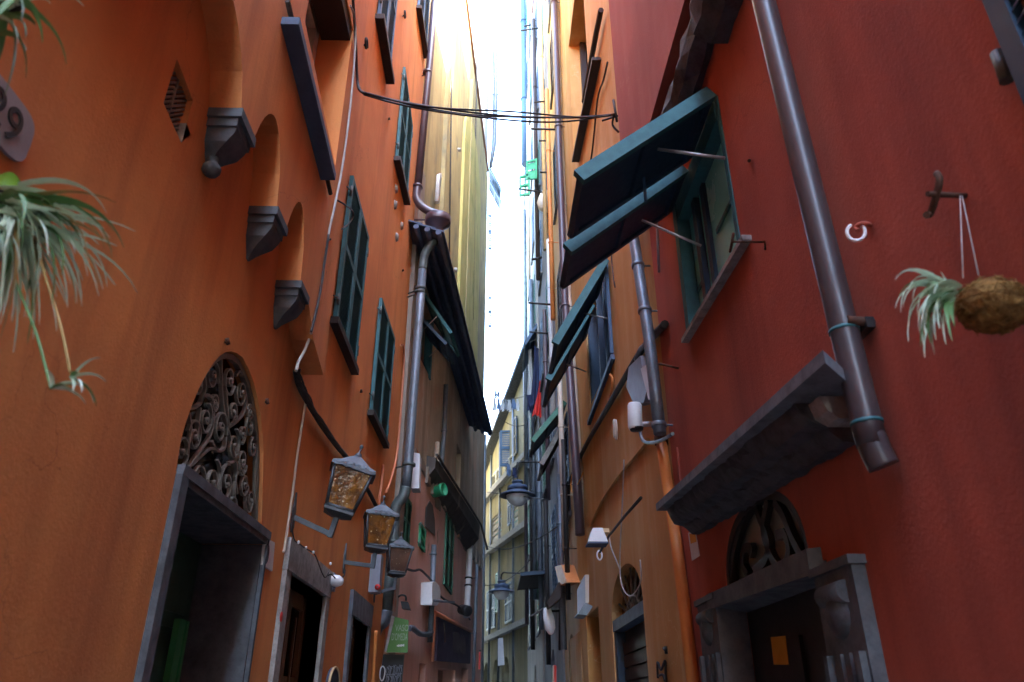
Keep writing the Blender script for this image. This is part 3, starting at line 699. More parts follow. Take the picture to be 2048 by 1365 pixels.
# window with two top-hung flaps
rq = [(3.28, 4.86), (4.42, 4.86), (4.42, 3.82), (3.28, 3.76)]
rh.append((rq, .08)); rw = pane(RO, WR, rq, .07, M['glass_paintlit'])
mb = MB()
mb.wbox(WR, 3.285, 3.33, 3.80, 4.85, -.068, .006); mb.wbox(WR, 4.33, 4.415, 3.83, 4.85, -.068, .022)
mb.wbox(WR, 3.33, 4.33, 4.70, 4.855, -.068, .015)
parts('frame', mb, M['teal'], rw)
mb = MB()
mb.wbox(WR, 4.06, 4.13, 3.81, 4.695, -.068, -.03); mb.wbox(WR, 3.90, 3.965, 3.80, 4.695, -.069, -.045)
parts('casement', mb, M['tealdark_shade'], rw)
mb = MB(); mb.wbox(WR, 3.34, 3.795, 4.22, 4.25, -.066, -.055); mb.wbox(WR, 4.14, 4.32, 4.10, 4.13, -.066, -.055); parts('glazing_bar', mb, M['teal'], rw)
mb = MB(); mb.hexa([WR.w(3.14, 3.735, -.02), WR.w(4.46, 3.795, -.02), WR.w(4.46, 3.825, -.02), WR.w(3.14, 3.765, -.02)], [WR.w(3.14, 3.735, .05), WR.w(4.46, 3.795, .05), WR.w(4.46, 3.825, .05), WR.w(3.14, 3.765, .05)])
part('sill', mb, M['palestone'], rw)
def flap2(win, W, s0, s1, zt, zo, proj, mats, ns=14):
    A, B, C, D = W.w(s0, zt, .03), W.w(s1, zt, .03), W.w(s1, zo, proj), W.w(s0, zo, proj)
    n = (B - A).cross(D - A).normalized(); n = n if n.z > 0 else -n
    mb = MB(); w = (B - A).length; h = (D - A).length
    def P(u, v, t): return A + (B - A) * u + (D - A) * v + n * t
    def bar(m, a, b, c, d, t0, t1): m.hexa([P(a, c, t0), P(b, c, t0), P(b, d, t0), P(a, d, t0)], [P(a, c, t1), P(b, c, t1), P(b, d, t1), P(a, d, t1)])
    bar(mb, 0, 1, 0, 1, .012, .028)
    sh = part('shutter', mb, mats[1], win)  # darker copy paints the underside's shade; side rail keeps the lit tone
    fr = MB(); e = .035 / w
    bar(fr, -e, e * .35, 0, 1, -.03, .055); parts('side_rail', fr, mats[0], sh)
    fr = MB(); bar(fr, 1 - e, 1 + e * .2, 0, .995, -.006, .035); bar(fr, e * .4, 1 - e, .96, 1, -.02, .011); bar(fr, e * .4, 1 - e, .0, .06, -.02, .011); bar(fr, e * .4, 1 - e, .49, .52, -.012, .0115)
    parts('rail', fr, mats[1], sh)
    sc = MB(); q = P(-e * .3, .985, .058)
    for v in (.955, .982): sc.lathe(P(-e * .4, v, .054), n, [(.009, 0), (.008, .006), (.001, .008)], 8)
    parts('screw', sc, M['rust'], sh)
    return P
P1 = flap2(rw, WR, 3.30, 3.87, 4.86, 4.22, .84, (M['teal'], M['tealdark_shade']))
P2 = flap2(rw, WR, 3.99, 4.46, 4.86, 4.20, .84, (M['teal'], M['tealdark_shade']))
mb = MB(); mb.tube([at_y(1316, 299, 3.45), WR.P(1450, 317, .01)], .010, 6); mb.tube([at_y(1284, 441, 4.0), WR.P(1402, 492, .01)], .009, 6); parts('stay_rod', mb, M['steel'], rw)
a_, b_ = P2(.02, .42, -.02), at_y(1292, 404, 3.9)
mb = MB(); mb.tube([at_y(1285, 325, 3.75), at_y(1292, 405, 3.75)], .010, 6); part('hook_rod', mb, M['blue'], rw)
# top-right shuttered window near the viewer
TRY = [WR.S(1958, 0), WR.S(2048, 200)]
s1 = WR.S(2006, 100, .05)[0]
q = [(.75, 5.0), (s1, 5.0), (s1, 2.86), (.75, 2.86)]
wtr = shutter_window(RO, WR, [(0, 0)] * 4, M['teal'], [], 4) if False else None
rh.append((shrink([(s1 - .95, 5.0), (s1 - .02, 5.0), (s1 - .02, 2.47), (s1 - .95, 2.47)], .97), .12))
w3 = pane(RO, WR, [(s1 - .95, 5.0), (s1 - .02, 5.0), (s1 - .02, 2.47), (s1 - .95, 2.47)], .11)
mb = MB(); louver(mb, WR.w(s1 - .95, 5, .014), WR.w(s1, 5, .014), WR.w(s1, 2.45, .014), WR.w(s1 - .95, 2.82, .014), WR.n, .5, 1, 60, .04, .06); part('shutter', mb, M['tealdark_shade'], w3)
mb = MB(); louver(mb, WR.w(s1 - .95, 5, .014), WR.w(s1, 5, .014), WR.w(s1, 2.45, .014), WR.w(s1 - .95, 2.82, .014), WR.n, 0, .495, 40, .04, .07); part('shutter', mb, M['tealdark_shade'], w3)
mb = MB(); c = WR.P(2003, 132, .03); mb.tube([c + _Z * .045, c, c - _Z * .05], [.016, .016, .018], 10); mb.tube([c, c - WR.n * .04], .008, 6); part('shutter_stop', mb, M['pipegreen'], w3)
# door surround
d0, d1 = 2.92, 4.36; zt = 2.13
rh.append(([(d0 + .03, .02), (d1 + .03, .02), (d1 + .03, 2.12), (d0 + .03, 2.12)], .16))
FA = [WR.S(*p) for p in ((1450, 1166), (1451, 1105), (1470, 1042), (1500, 1002), (1527, 992), (1560, 1008), (1597, 1055), (1622, 1106))]
fa_c = (FA[0][0] + FA[-1][0]) / 2; fa_r = (FA[0][0] - FA[-1][0]) / 2 - .02
FZ = 2.185
def fan2(k=0.0, n=22): return [(fa_c + (fa_r - k) * math.cos(math.pi * i / n), FZ + (.37 - k) * max(0, math.sin(math.pi * i / n)) ** .85) for i in range(n + 1)]
rh.append((fan2(), .07))
fw2 = pane(RO, WR, fan2(-.005), .065, M['glassgreen'], 'fanlight')
mb = MB()
def sp2(c, r, d, ph, turns=.9, n=18): return [WR.w(c[0] + (r * (1 - .8 * i / n)) * math.cos(ph + d * turns * 2 * math.pi * i / n), c[1] + (r * (1 - .8 * i / n)) * math.sin(ph + d * turns * 2 * math.pi * i / n), -.03) for i in range(n + 1)]
for st in ([(1512, 1142), (1535, 1120), (1540, 1080), (1520, 1030), (1512, 1000)], [(1560, 1135), (1545, 1110), (1530, 1060), (1540, 1000)], [(1555, 1138), (1575, 1130), (1582, 1100), (1573, 1068), (1557, 1072)],
           [(1500, 1150), (1490, 1130), (1492, 1100), (1506, 1095), (1503, 1110)], [(1608, 1112), (1588, 1075), (1570, 1030), (1552, 1004)], [(1466, 1160), (1472, 1100), (1490, 1040), (1510, 1004)]):
    mb.strip(spline([WR.P(x, y, -.03) for x, y in st], 6), None, .045, .03, WR.n)
mb.strip([WR.w(a, b, -.03) for a, b in fan2(.02)], None, .05, .05, WR.n)
part('grille', mb, M['black'], fw2)
dm = MB(); dm.wbox(WR, d0 + .03, d1 + .03, .02, 2.12, -.155, -.13); rd = part('door', dm, M['black'], RO)
mb = MB()
for a, b in ((d0 + .14, d0 + .62), (d0 + .72, d1 - .1)):
    for z0, z1 in ((.2, .9), (1.0, 1.9)): mb.wbox(WR, a, b, z0, z1, -.129, -.11)
parts('panel', mb, M['black'], rd)
def pil(s0, s1, ztop):
    mb = MB(); mb.wbox(WR, s0, s1, 0, ztop - .02, -.12 if s0 > 3.5 else -.04, .05)
    pl = part('pilaster', mb, M['framestone'], RO); w = s1 - s0
    m = MB()
    for a, b, o in ((s0 + .015, s0 + .05, .075), (s1 - .05, s1 - .015, .075), (s0 + w * .36, s0 + w * .42, .062), (s0 + w * .58, s0 + w * .64, .062)): m.wbox(WR, a, b, 0, ztop - .30, .0501, o)
    parts('moulding', m, M['framestone'], pl)
    m = MB(); c = (s0 + s1) / 2; m.tube([WR.w(c - w * .30, ztop - .10, .05), WR.w(c + w * .30, ztop - .10, .05)], .04, 16); m.lathe(WR.w(c, ztop - .17, .05), WR.n, [(.085, 0), (.08, .012), (.05, .03), (.001, .035)], 16)
    part('scroll', m, M['darkstone'], pl)
    m = MB(); m.wbox(WR, s0 - .015, s1 + .015, ztop - .0195, ztop + .012, -.04, .066); part('cap', m, M['framestone'], pl)
pil(2.645, 2.975, 2.07); pil(4.365, 4.76, 2.17)
mb = MB(); mb.hexa([WR.w(2.98, 2.075, -.125), WR.w(4.36, 2.075, -.125), WR.w(4.36, 2.185, -.125), WR.w(2.98, 2.185, -.125)], [WR.w(2.98, 2.065, .06), WR.w(4.50, 2.105, .06), WR.w(4.50, 2.185, .06), WR.w(2.98, 2.165, .06)])
part('lintel', mb, M['framestone'], RO)
mb = MB(); ns = [WR.P(x, y, -.108) for x, y in ((1543, 1275), (1571, 1272), (1578, 1330), (1549, 1330))]; mb.prism(ns, WR.n * .004)
single('paper_notice', mb, M['yellowpaper'], 'small orange yellow paper notice stuck on the dark door', 'notice')
part('wall', wall_mesh(WR, [(.0, 0), (REND, 0), (REND, 5.65), (.0, 5.65)], rh, 4.5), M['red'], RO)
mb = MB(); mb.wbox(WR, .2, 5.5, 14.02, 14.25, -4.8, .5); part('roof', mb, M['tile'], RO)
mb = MB(); mb.wbox(WR, 5.02, 5.09, 2.95, 3.25, .0, .012); part('plaster_patch', mb, M['redpale'], RO)
RB = thing('apartment_building', 'unseen house behind the viewer on the right, height set for the light', 'building', WR.w(-10, 0))  # out of view; height shapes the sky light from behind
part('wall', wall_mesh(WR, [(-24, 0), (-.02, 0), (-.02, 13.2), (-24, 13.2)], [], 4.5, off=-.02), M['tan'], RB)
mb = MB(); mb.wbox(WR, -24.1, -.05, 13.22, 13.4, -4.8, .2); part('roof', mb, M['tile'], RB)
# stone shelf (cornice fragment)
CZ = lambda a: 2.63 + (a - 2.15) * .058
sh = thing('stone_shelf', 'long broken grey stone cornice jutting from the red wall above the door', 'cornice', WR.w(3.4, 2.5))
mb = MB(); n = 2
prof = [(-.02, -.045), (.25, -.045), (.25, -.0), (-.02, .0)]
s0, s1 = 2.13, 4.76
A_ = [WR.w(s0 + .30 * (q < .1), CZ(s0) + z, q) for q, z in prof]; B_ = [WR.w(s1, CZ(s1) + z, q) for q, z in prof]
mb.add(A_ + B_, [[3, 2, 1, 0], [4, 5, 6, 7]] + [[i, (i + 1) % 4, 4 + (i + 1) % 4, 4 + i] for i in range(4)]); part('slab', mb, M['stone'], sh)
mb = MB(); rough(mb, WR, [(-.02, -.205), (.05, -.20), (.085, -.165), (.10, -.145), (.155, -.13), (.185, -.09), (.20, -.046), (-.02, -.046)], 2.52, 4.72, 34, .016, CZ); part('moulding', mb, M['darkstone'], sh)
mb = MB(); rough(mb, WR, [(-.02, -.145), (.10, -.14), (.135, -.115), (.15, -.06), (-.02, -.06)], 2.42, 2.518, 3, .008, CZ); part('broken_end', mb, M['palestone'], sh, 'pale broken end of the moulding')
# dark red-brown drainpipe
p = [WR.P(1500, -120, .10), WR.P(1532, 30, .10), WR.P(1712, 760, .10), WR.P(1730, 840, .09), WR.P(1745, 892, .06), WR.P(1752, 925, .01)]
zt_ = p[1]; pp = [Vector((1.2, 2.10, 6.0))] + []
base = [WR.P(1532, 20, .12), WR.P(1733, 845, .075)]
dirv = (base[0] - base[1]).normalized()
pts = [base[0] + dirv * 3, base[0], base[0] * .5 + base[1] * .5, base[1], base[1] - dirv * .05 - WR.n * .002, base[1] - dirv * .10 - WR.n * .008, base[1] - dirv * .15 - WR.n * .022]
dpR = thing('drainpipe', 'thick dark brown drainpipe slanting down the red wall', 'drainpipe', base[1])
part('pipe', MB().tube(spline(pts, 4), .049, 20), M['pipebrown'], dpR)
for (x, y) in ((1688, 640), (1731, 828)):
    c = WR.P(x, y, .12); c = base[1] + dirv * (c - base[1]).dot(dirv)
    part('ring', MB().tube([c + dirv * .006, c - dirv * .006], .052, 20), M['teal'], dpR)
c = base[0] * .75 + base[1] * .25
# ironwork on the red wall
h = thing('iron_hook', 'rusty cross-shaped iron hook on the red wall holding a string', 'hook', WR.P(1935, 392))
mb = MB(); mb.tube([WR.P(1938, 392, -.01), WR.P(1855, 388, .13)], .008, 7); part('bar', mb, M['rust'], h)
mb = MB(); mb.tube(spline([WR.P(1873, 347, .10), WR.P(1879, 362, .10), WR.P(1870, 400, .10), WR.P(1860, 428, .10), WR.P(1853, 430, .12)], 4), .010, 7); part('pin', mb, M['rust'], h)
h = thing('wall_ring', 'white ring hanging from a red hook on the red wall', 'ring', WR.P(1740, 452))
mb = MB(); mb.tube(spline([WR.P(1742, 452, -.01), WR.P(1735, 448, .04), WR.P(1722, 448, .07), WR.P(1712, 455, .08), WR.P(1716, 462, .08)], 4), .008, 7); part('hook', mb, M['red'], h)
c = WR.P(1712, 465, .085); mb = MB(); mb.tube([c + _Z * (.033 * math.sin(a)) + Vector((.026 * math.cos(a), -.01 * math.cos(a), 0)) for a in [2 * math.pi * (i / 22) * .86 + 1.9 for i in range(22)]], .006, 7); part('ring', mb, M['white'], h)
h = thing('pipe_stub', 'rusty cut pipe stub sticking out of the red wall beside the drainpipe', 'pipe stub', WR.P(1740, 650))
mb = MB(); mb.lathe(WR.P(1752, 646, -.01), (WR.n + Vector((0, .0, .1))), [(.017, 0), (.017, .10), (.010, .10), (.010, .02)], 12); part('pipe', mb, M['rust'], h)
mb = MB(); mb.obox(WR.P(1728, 657, .02), WR.d * .05, _Z * .02, WR.n * .015); part('plate', mb, M['iron'], h)
h = thing('iron_hook', 'thin rusty iron bracket beside the near corner of the teal window', 'hook', WR.P(1530, 485))
mb = MB(); mb.tube([WR.P(1531, 500, .0), WR.P(1529, 484, .01), WR.P(1466, 484, .14)], .006, 6); mb.tube([WR.P(1467, 466, .14), WR.P(1464, 485, .14), WR.P(1460, 504, .13)], .007, 6); part('bar', mb, M['rust'], h)
single('wall_screw', MB().tube([WR.P(1500, 320, -.01), WR.P(1498, 322, .04)], [.006, .009], 8), M['rust'], 'small rusty screw in the red wall right of the teal window', 'screw')
mb = MB(); mb.prism([WR.P(x, y, .001) for x, y in ((1377, 1066), (1391, 1061), (1400, 1112), (1385, 1122))], WR.n * .004)
t = thing('wall_sticker', 'pale sticker with a yellow mark on the red wall under the stone shelf', 'sticker', WR.P(1388, 1090)); part('paper', mb, M['paper'], t)
mb = MB(); mb.prism([WR.P(x, y, .0055) for x, y in ((1379, 1069), (1390, 1065), (1393, 1084), (1382, 1088))], WR.n * .002); part('mark', mb, M['yellowpaper'], t)
single('hanging_strap', MB().tube([WR.P(1313, 430, .02), WR.P(1318, 545, .02)], .011, 6), M['boxgrey'], 'thin grey strap hanging down the red corner under the shutters', 'strap')

# ================================================================== RIGHT: ochre house
RC = thing('apartment_building', 'ochre plastered house with teal top-hung shutters and arched shop door on the right', 'building', (1.3, 8, 0))
O0, O1 = REND + .002, 11.75; oh = []
# deep window recess high up
q = sq([WR.S(1139, -60), WR.S(1120, -60), WR.S(1138, 60), WR.S(1175, 168)]) if False else [(6.35, 11.6), (7.6, 11.6), (7.6, 9.35), (6.35, 9.35)]
a = WR.S(1183, 170); b = WR.S(1140, 55)
hq = [(a[0], a[1] + 2.2), (b[0], a[1] + 2.2), (b[0], b[1]), (a[0], a[1])]
hq = [(7.92, 12.6), (9.95, 12.6), (9.95, 10.05), (7.92, 9.72)]
oh.append((hq, .32)); w4 = pane(RC, WR, hq, .31, M['glass']); 
mb = MB(); mb.wbox(WR, 7.93, 8.03, 9.8, 12.59, -.30, -.2); mb.wbox(WR, 9.84, 9.94, 10.06, 12.59, -.30, -.2); parts('frame', mb, M['wooddark'], w4)
a = WR.S(1186, 120, .1); b = WR.S(1145, 325, .1)
sill_part(w4, WR, min(a[0], b[0]), max(a[0], b[0]), a[1], b[1], .11, .05, M['wooddark'])
# main shuttered window
mq = sq([WR.S(*p) for p in ((1212, 500), (1170, 585), (1178, 818), (1228, 705))]); oh.append((mq, .26)); w5 = pane(RC, WR, mq, .25, M['glass'])
mb = MB(); z0 = min(mq[2][1], mq[3][1]); z1 = mq[0][1] + .3; a0, a1 = sorted((mq[0][0], mq[1][0]))
for a in (a0 + .005, a0 + .55, a0 + 1.1, a1 - .09): mb.wbox(WR, a, a + .085, z0 + .02, z1, -.16, -.02)
parts('frame', mb, M['tealdark_shade'], w5)
mb = MB()
for a, b in ((a0 + .09, a0 + .55), (a0 + 1.185, a1 - .09)): mb.wbox(WR, a, b, z0 + .05, z0 + .11, -.15, -.05)
parts('rail', mb, M['teal'], w5)
sill_part(w5, WR, a0 - .05, a1 + .05, z0 - .09, z0 - .05, .04, .06, M['blue'])
mb = MB()
mb.wbox(WR, a0 - .03, a0 + .0, z0, z1 + .3, .001, .04); part('side_frame', mb, M['blue'], w5)
def flap_px(win, W, hn, on, hf, mats):
    H = W.P(*hn, .03); s0 = (H - W.o).dot(W.d); D = on_plane(*on, W.w(s0, 0, 0), W.d); F = W.P(*hf, .03); s1 = (F - W.o).dot(W.d)
    proj = (D - W.o).dot(W.n); return flap2(win, W, s0, s1, H.z, D.z, proj, mats)
flap_px(w5, WR, (1213, 522), (1112, 690), (1193, 560), (M['teal'], M['tealdark_shade']))
flap_px(w5, WR, (1186, 612), (1098, 762), (1168, 640), (M['teal'], M['tealdark_shade']))
mb = MB(); mb.tube([at_y(1168, 627, 7.6), WR.P(1218, 638, .01)], .010, 6); mb.tube([at_y(1134, 729, 8.6), WR.P(1172, 744, .01)], .010, 6); parts('stay_rod', mb, M['steel'], w5)
# arched shop door, roller shutter, neighbour openings
aq = [WR.S(x, y) for x, y in ((1222, 1222), (1222, 1180), (1232, 1148), (1250, 1126), (1270, 1128), (1280, 1150), (1284, 1190))]
s_f, s_n = aq[0][0], aq[-1][0]; zs = 2.45; ztop = 2.87
c_ = (s_f + s_n) / 2; r_ = abs(s_f - s_n) / 2
arc = [(c_ + r_ * math.cos(math.pi * i / 16), zs + (ztop - zs) * math.sin(math.pi * i / 16)) for i in range(17)]
arc = [(a, b if b > zs else zs) for a, b in arc]
oh.append(([(s_f, .02)] + arc[0:] + [(s_n, .02)] if arc[0][0] > arc[-1][0] and s_f > s_n else [(max(s_f, s_n), .02)] + arc + [(min(s_f, s_n), .02)], .14))
dw = MB(); lo_, hi_ = min(s_f, s_n), max(s_f, s_n)
dw.wbox(WR, lo_, hi_, .02, 2.32, -.135, -.12); rs = part('roller_door', dw, M['wooddark'], RC)
mb = MB()
for i in range(17): mb.wbox(WR, lo_ + .08, hi_ - .06, .1 + i * .125, .1 + i * .125 + .105, -.119, -.09)
part('slat', mb, M['wooddark'], rs); rs.children[-1]['kind'] = 'stuff'
mb = MB(); mb.wbox(WR, lo_ - .0, hi_, 2.33, 2.44, -.13, -.01); part('lintel', mb, M['slate'], rs)
mb = MB(); mb.wbox(WR, hi_ - .13, hi_ - .002, .02, 2.32, -.13, -.02); part('door_frame', mb, M['tealdark_shade'], rs)
mb = MB(); mb.prism([WR.w(a, b, -.115) for a, b in arc], WR.n * -.02); fl3 = part('fanlight', mb, M['glass'], RC)
mb = MB()
for k in range(1, 8):
    an = math.pi * k / 8; mb.tube([WR.w(c_, zs - .08, -.08), WR.w(c_ + r_ * .97 * math.cos(an), zs + (ztop - zs) * .97 * math.sin(an), -.08)], .012, 6)
mb.tube([WR.w(c_ + r_ * .45 * math.cos(math.pi * k / 12), zs - .08 + .22 * math.sin(math.pi * k / 12), -.08) for k in range(13)], .012, 6); part('grille', mb, M['irongrey'], fl3)
for px, mt in (([(1172, 1235), (1196, 1215), (1200, 1500), (1172, 1500)], 'roll'), ([(1139, 1280), (1160, 1270), (1160, 1500), (1139, 1500)], 'dark')):
    q = [WR.S(*p) for p in px[:2]]; q = [(max(q[0][0], q[1][0]), .02), (max(q[0][0], q[1][0]), q[0][1]), (min(q[0][0], q[1][0]), q[0][1]), (min(q[0][0], q[1][0]), .02)]
    oh.append((q, .22)); dd = pane(RC, WR, q, .21, M['black'], 'shop_door')
    if mt == 'roll':
        mb = MB()
        for i in range(18): mb.wbox(WR, q[2][0] + .02, q[0][0] - .3, .08 + i * .125, .08 + i * .125 + .11, -.209, -.18)
        part('slat', mb, M['pipegrey'], dd); dd.children[-1]['kind'] = 'stuff'
part('wall', wall_mesh(WR, [(O0, 0), (O1, 0), (O1, 16.2), (O0, 16.2)], oh, 4.5, off=-.004), M['ochre'], RC)
mb = MB(); mb.wbox(WR, 5.51, O1 + .1, 16.22, 16.45, -4.8, .45); part('roof', mb, M['tile'], RC)
# string course ledge in two runs
for (x0, y0, x1, y1, e) in ((1283, 690, 1140, 960, .03), ):
    pass
mb = MB(); pts = [WR.P(x, y, .012) for x, y in ((1296, 880), (1270, 912), (1240, 948), (1205, 1000), (1180, 1052))]; mb.strip(spline(pts, 6), None, .025, .03, WR.n); part('ledge', mb, M['ochre'], RC)

# ================================================================== RIGHT: the row of tall houses farther on
def tall(name, lab, s0, s1, h, mat, off, eave=True):
    t = thing('apartment_building', lab, 'building', WR.w((s0 + s1) / 2, 0)); return t
R3 = [('a', 11.76, 14.5, 19.5, 'tan', -.02, 'tall tan house right behind the ochre one, with a bracketed drainpipe'),
      ('b', 14.51, 19.5, 24.8, 'greyblue', .02, 'tall blue grey house with washing lines in the row on the right'),
      ('c', 19.51, 27.9, 34.0, 'white_pl', .06, 'tallest pale house in the far row on the right, with green shutters')]
RH = {}
for k, s0, s1, h, mt, of, lab in R3: RH[k] = [thing('apartment_building', lab, 'building', WR.w((s0 + s1) / 2, 0)), [], s0, s1, h, mt, of]
def whouse(px):
    s = WR.S(*px)[0]
    for k in 'abc':
        if RH[k][2] <= s <= RH[k][3]: return k
    return 'c' if s > 19 else 'a'
def r3win(px, mat, ns=24, sill=None, leaves=2):
    k = whouse(px[0]); hs = RH[k]
    q = sq(quad_sz(WR, px)); lo, hi = hs[2] + .1, hs[3] - .1
    q = [(min(max(a, lo), hi), b) for a, b in q]
    if abs(q[0][0] - q[1][0]) < .3: return
    hs[1].append((shrink(q, 1.0), .16)); win = pane(hs[0], WR, shrink(q, .95), .15 - hs[6])
    A, B, C, D = [WR.w(a, b, hs[6] - .03) for a, b in q]
    for i in range(leaves):
        mb = MB(); louver(mb, A, B, C, D, WR.n, i / leaves + .01, (i + 1) / leaves - .01, ns, .05, .06); part('shutter', mb, mat, win)
    if sill: sill_part(win, WR, min(q[2][0], q[3][0]) - .1, max(q[2][0], q[3][0]) + .1, q[3][1] - .1, q[3][1] - .1, hs[6] + .05, .07, M[sill])
    return win
def grid_wins(k, cols, rows, w, h, mat, sill='stone', skip=()):
    hs = RH[k]
    for ci, c in enumerate(cols):
        for ri, z in enumerate(rows):
            if (ci, ri) in skip: continue
            q = [(c, z + h), (c + w, z + h), (c + w, z), (c, z)]; hs[1].append((shrink(q, 1.0), .16)); win = pane(hs[0], WR, shrink(q, .95), .15 - hs[6])
            A, B, C, D = [WR.w(a, b, hs[6] - .03) for a, b in q]
            for i in range(2):
                mb = MB(); louver(mb, A, B, C, D, WR.n, i / 2 + .01, (i + 1) / 2 - .01, 20, .05, .07); part('shutter', mb, mat[(ci + ri) % len(mat)], win)
            sill_part(win, WR, c - .1, c + w + .1, z - .1, z - .1, hs[6] + .05, .07, M[sill])
grid_wins('a', [12.6], [4.6, 8.0, 11.4, 14.8, 17.4], 1.1, 1.8, [M['tealdark_shade'], M['wooddark']])
grid_wins('b', [15.2, 17.6], [3.6, 6.4, 9.4, 12.4, 15.4, 18.4, 21.4], 1.1, 1.75, [M['blue'], M['tealdark_shade'], M['green']])
grid_wins('c', [20.3, 22.8, 25.4], [3.4, 6.2, 9.2, 12.2, 15.2, 18.2, 21.4, 24.6, 28.0], 1.2, 1.8, [M['green'], M['blue'], M['tealdark_shade']])
for k in 'abc':
    hs = RH[k]
    aq = hs[2] + (hs[3] - hs[2]) * .35; hs[1].append(([(aq, .02), (aq + 1.1, .02), (aq + 1.1, 2.2)] + [(aq + .55 + .55 * math.cos(math.pi * i / 10), 2.2 + .5 * math.sin(math.pi * i / 10)) for i in range(1, 10)] + [(aq, 2.2)], .3))
    mb = MB(); mb.wbox(WR, aq - .01, aq + 1.11, .02, 2.75, hs[6] - .34, hs[6] - .29); part('door', mb, M['black'], hs[0])
    part('wall', wall_mesh(WR, [(hs[2], 0), (hs[3], 0), (hs[3], hs[4]), (hs[2], hs[4])], hs[1], 5.0, off=hs[6]), M[hs[5]], hs[0])
    mb = MB(); mb.wbox(WR, hs[2] + .02, hs[3] - .02, hs[4] + .01, hs[4] + .25, -5.2, .07); part('roof', mb, M['tile'], hs[0])

# ================================================================== FAR: cream house closing the alley
RF = thing('apartment_building', 'cream house with dark sloping eave and open shutters closing the far end of the alley', 'building', W4.w(4, 0))
fh = []; E4 = 12.2
def w4q(px): return sq(quad_sz(W4, px))
FWIN = [([(1003, 1020), (983, 1040), (983, 1108), (1003, 1090)], 'palestone', 'p'), ([(1036, 1005), (1018, 1018), (1018, 1080), (1036, 1068)], 'creamwood', 'p'),
        ([(1004, 930), (984, 955), (984, 1000), (1004, 978)], 'creamwood', 's'), ([(1030, 905), (1012, 925), (1012, 970), (1030, 950)], 'creamwood', 's'),
        ([(992, 1175), (975, 1185), (975, 1262), (992, 1256)], 'tealdark_shade', 's'), ([(1028, 1160), (1012, 1172), (1012, 1250), (1028, 1240)], 'tealdark_shade', 's')]
for px, mt, ty in FWIN:
    q = w4q(px); fh.append((q, .2)); win = pane(RF, W4, q, .18, M['glass_paintlit'] if ty == 'p' else M['dark'])
    A, B, C, D = [W4.w(a, b, .01) for a, b in q]
    mb = MB()
    if ty == 's':
        for i in range(2):
            mb = MB(); louver(mb, A, B, C, D, W4.n, i / 2 + .01, (i + 1) / 2 - .01, 22, .05, .07); part('shutter', mb, M[mt], win)
    else:
        louver(mb, A - W4.n * .1, B - W4.n * .1, C - W4.n * .1, D - W4.n * .1, W4.n, 0, 1, 3, .05, .1, (.35, .7)); part('frame', mb, M[mt], win)
q = w4q([(994, 1320), (972, 1330), (972, 1500), (994, 1500)])
for a0_, a1_ in ((7.4, 8.8), (5.2, 6.4), (3.0, 4.3)):
    fh.append(([(a0_, .02), (a1_, .02), (a1_, 2.6)] + [((a0_ + a1_) / 2 + (a1_ - a0_) / 2 * math.cos(math.pi * i / 10), 2.6 + .8 * math.sin(math.pi * i / 10)) for i in range(1, 10)] + [(a0_, 2.6)], .3))
    mb = MB(); mb.wbox(W4, a0_, a1_, .02, 3.4, -.34, -.3); d4 = part('roller_door', mb, M['tealdark_shade'], RF)
    mb = MB()
    for i in range(18): mb.wbox(W4, a0_ + .05, a1_ - .05, .1 + i * .14, .2 + i * .14, -.299, -.27)
    part('slat', mb, M['tealdark_shade'], d4); d4.children[-1]['kind'] = 'stuff'
ez = lambda s_: 14.0 - .19 * s_
part('wall', wall_mesh(W4, [(-2.0, 0), (E4, 0), (E4, ez(E4)), (-2.0, ez(-2.0))], fh, 5.0), M['cream'], RF)
mb = MB(); mb.hexa([W4.w(-2, ez(-2) + .01, .4), W4.w(E4, ez(E4) + .01, .4), W4.w(E4, ez(E4) + .01, -5), W4.w(-2, ez(-2) + .01, -5)],
                   [W4.w(-2, ez(-2) + .2, .4), W4.w(E4, ez(E4) + .2, .4), W4.w(E4, ez(E4) + 1.2, -5), W4.w(-2, ez(-2) + 1.2, -5)]); part('roof', mb, M['darkstone'], RF)
mb = MB(); mb.wbox(W4, -2, E4, 4.2, 4.4, .002, .22)
parts('cornice', mb, M['palestone'], RF)
for zz in (8.0, 10.6):
    mb = MB(); mb.hexa([W4.w(-2, zz - .6, .002), W4.w(E4, zz + .2, .002), W4.w(E4, zz + .42, .002), W4.w(-2, zz - .38, .002)], [W4.w(-2, zz - .6, .28), W4.w(E4, zz + .2, .28), W4.w(E4, zz + .42, .28), W4.w(-2, zz - .38, .28)]); part('cornice', mb, M['palestone'], RF)
q = w4q([(1046, 1170), (1034, 1180), (1034, 1255), (1046, 1248)])
for k_, (a_, zb) in enumerate(((1.2, 10.9), (2.4, 8.3), (5.0, 5.2))):
    A, B, C, D = [W4.w(x_, z_, .05) for x_, z_ in ((a_, zb + 1.6), (a_ + .55, zb + 1.6), (a_ + .55, zb), (a_, zb))]
    mb = MB(); louver(mb, A, B, C, D, W4.n, 0, 1, 20, .05, .07); part('shutter', mb, M[('tealdark_shade', 'blue', 'green')[k_]], RF, 'shutter leaf folded back against the wall')
mb = MB()
for x_ in (1.9, 4.8, 7.0, 9.6): mb.tube([W4.w(x_, .5, .08), W4.w(x_, ez(x_) - .1, .08)], .05, 8)
parts('downpipe', mb, M['pipegrey'], RF)
# big open shutter leaf
A = at_y(1000, 862, 31); B = at_y(1027, 862, 31); C = at_y(1027, 934, 31); D = at_y(1000, 934, 31)
mb = MB(); louver(mb, A, B, C, D, Vector((0, -1, 0)), 0, 1, 18, .06, .09); part('shutter', mb, M['blue'], RF, 'blue grey shutter leaf standing open')

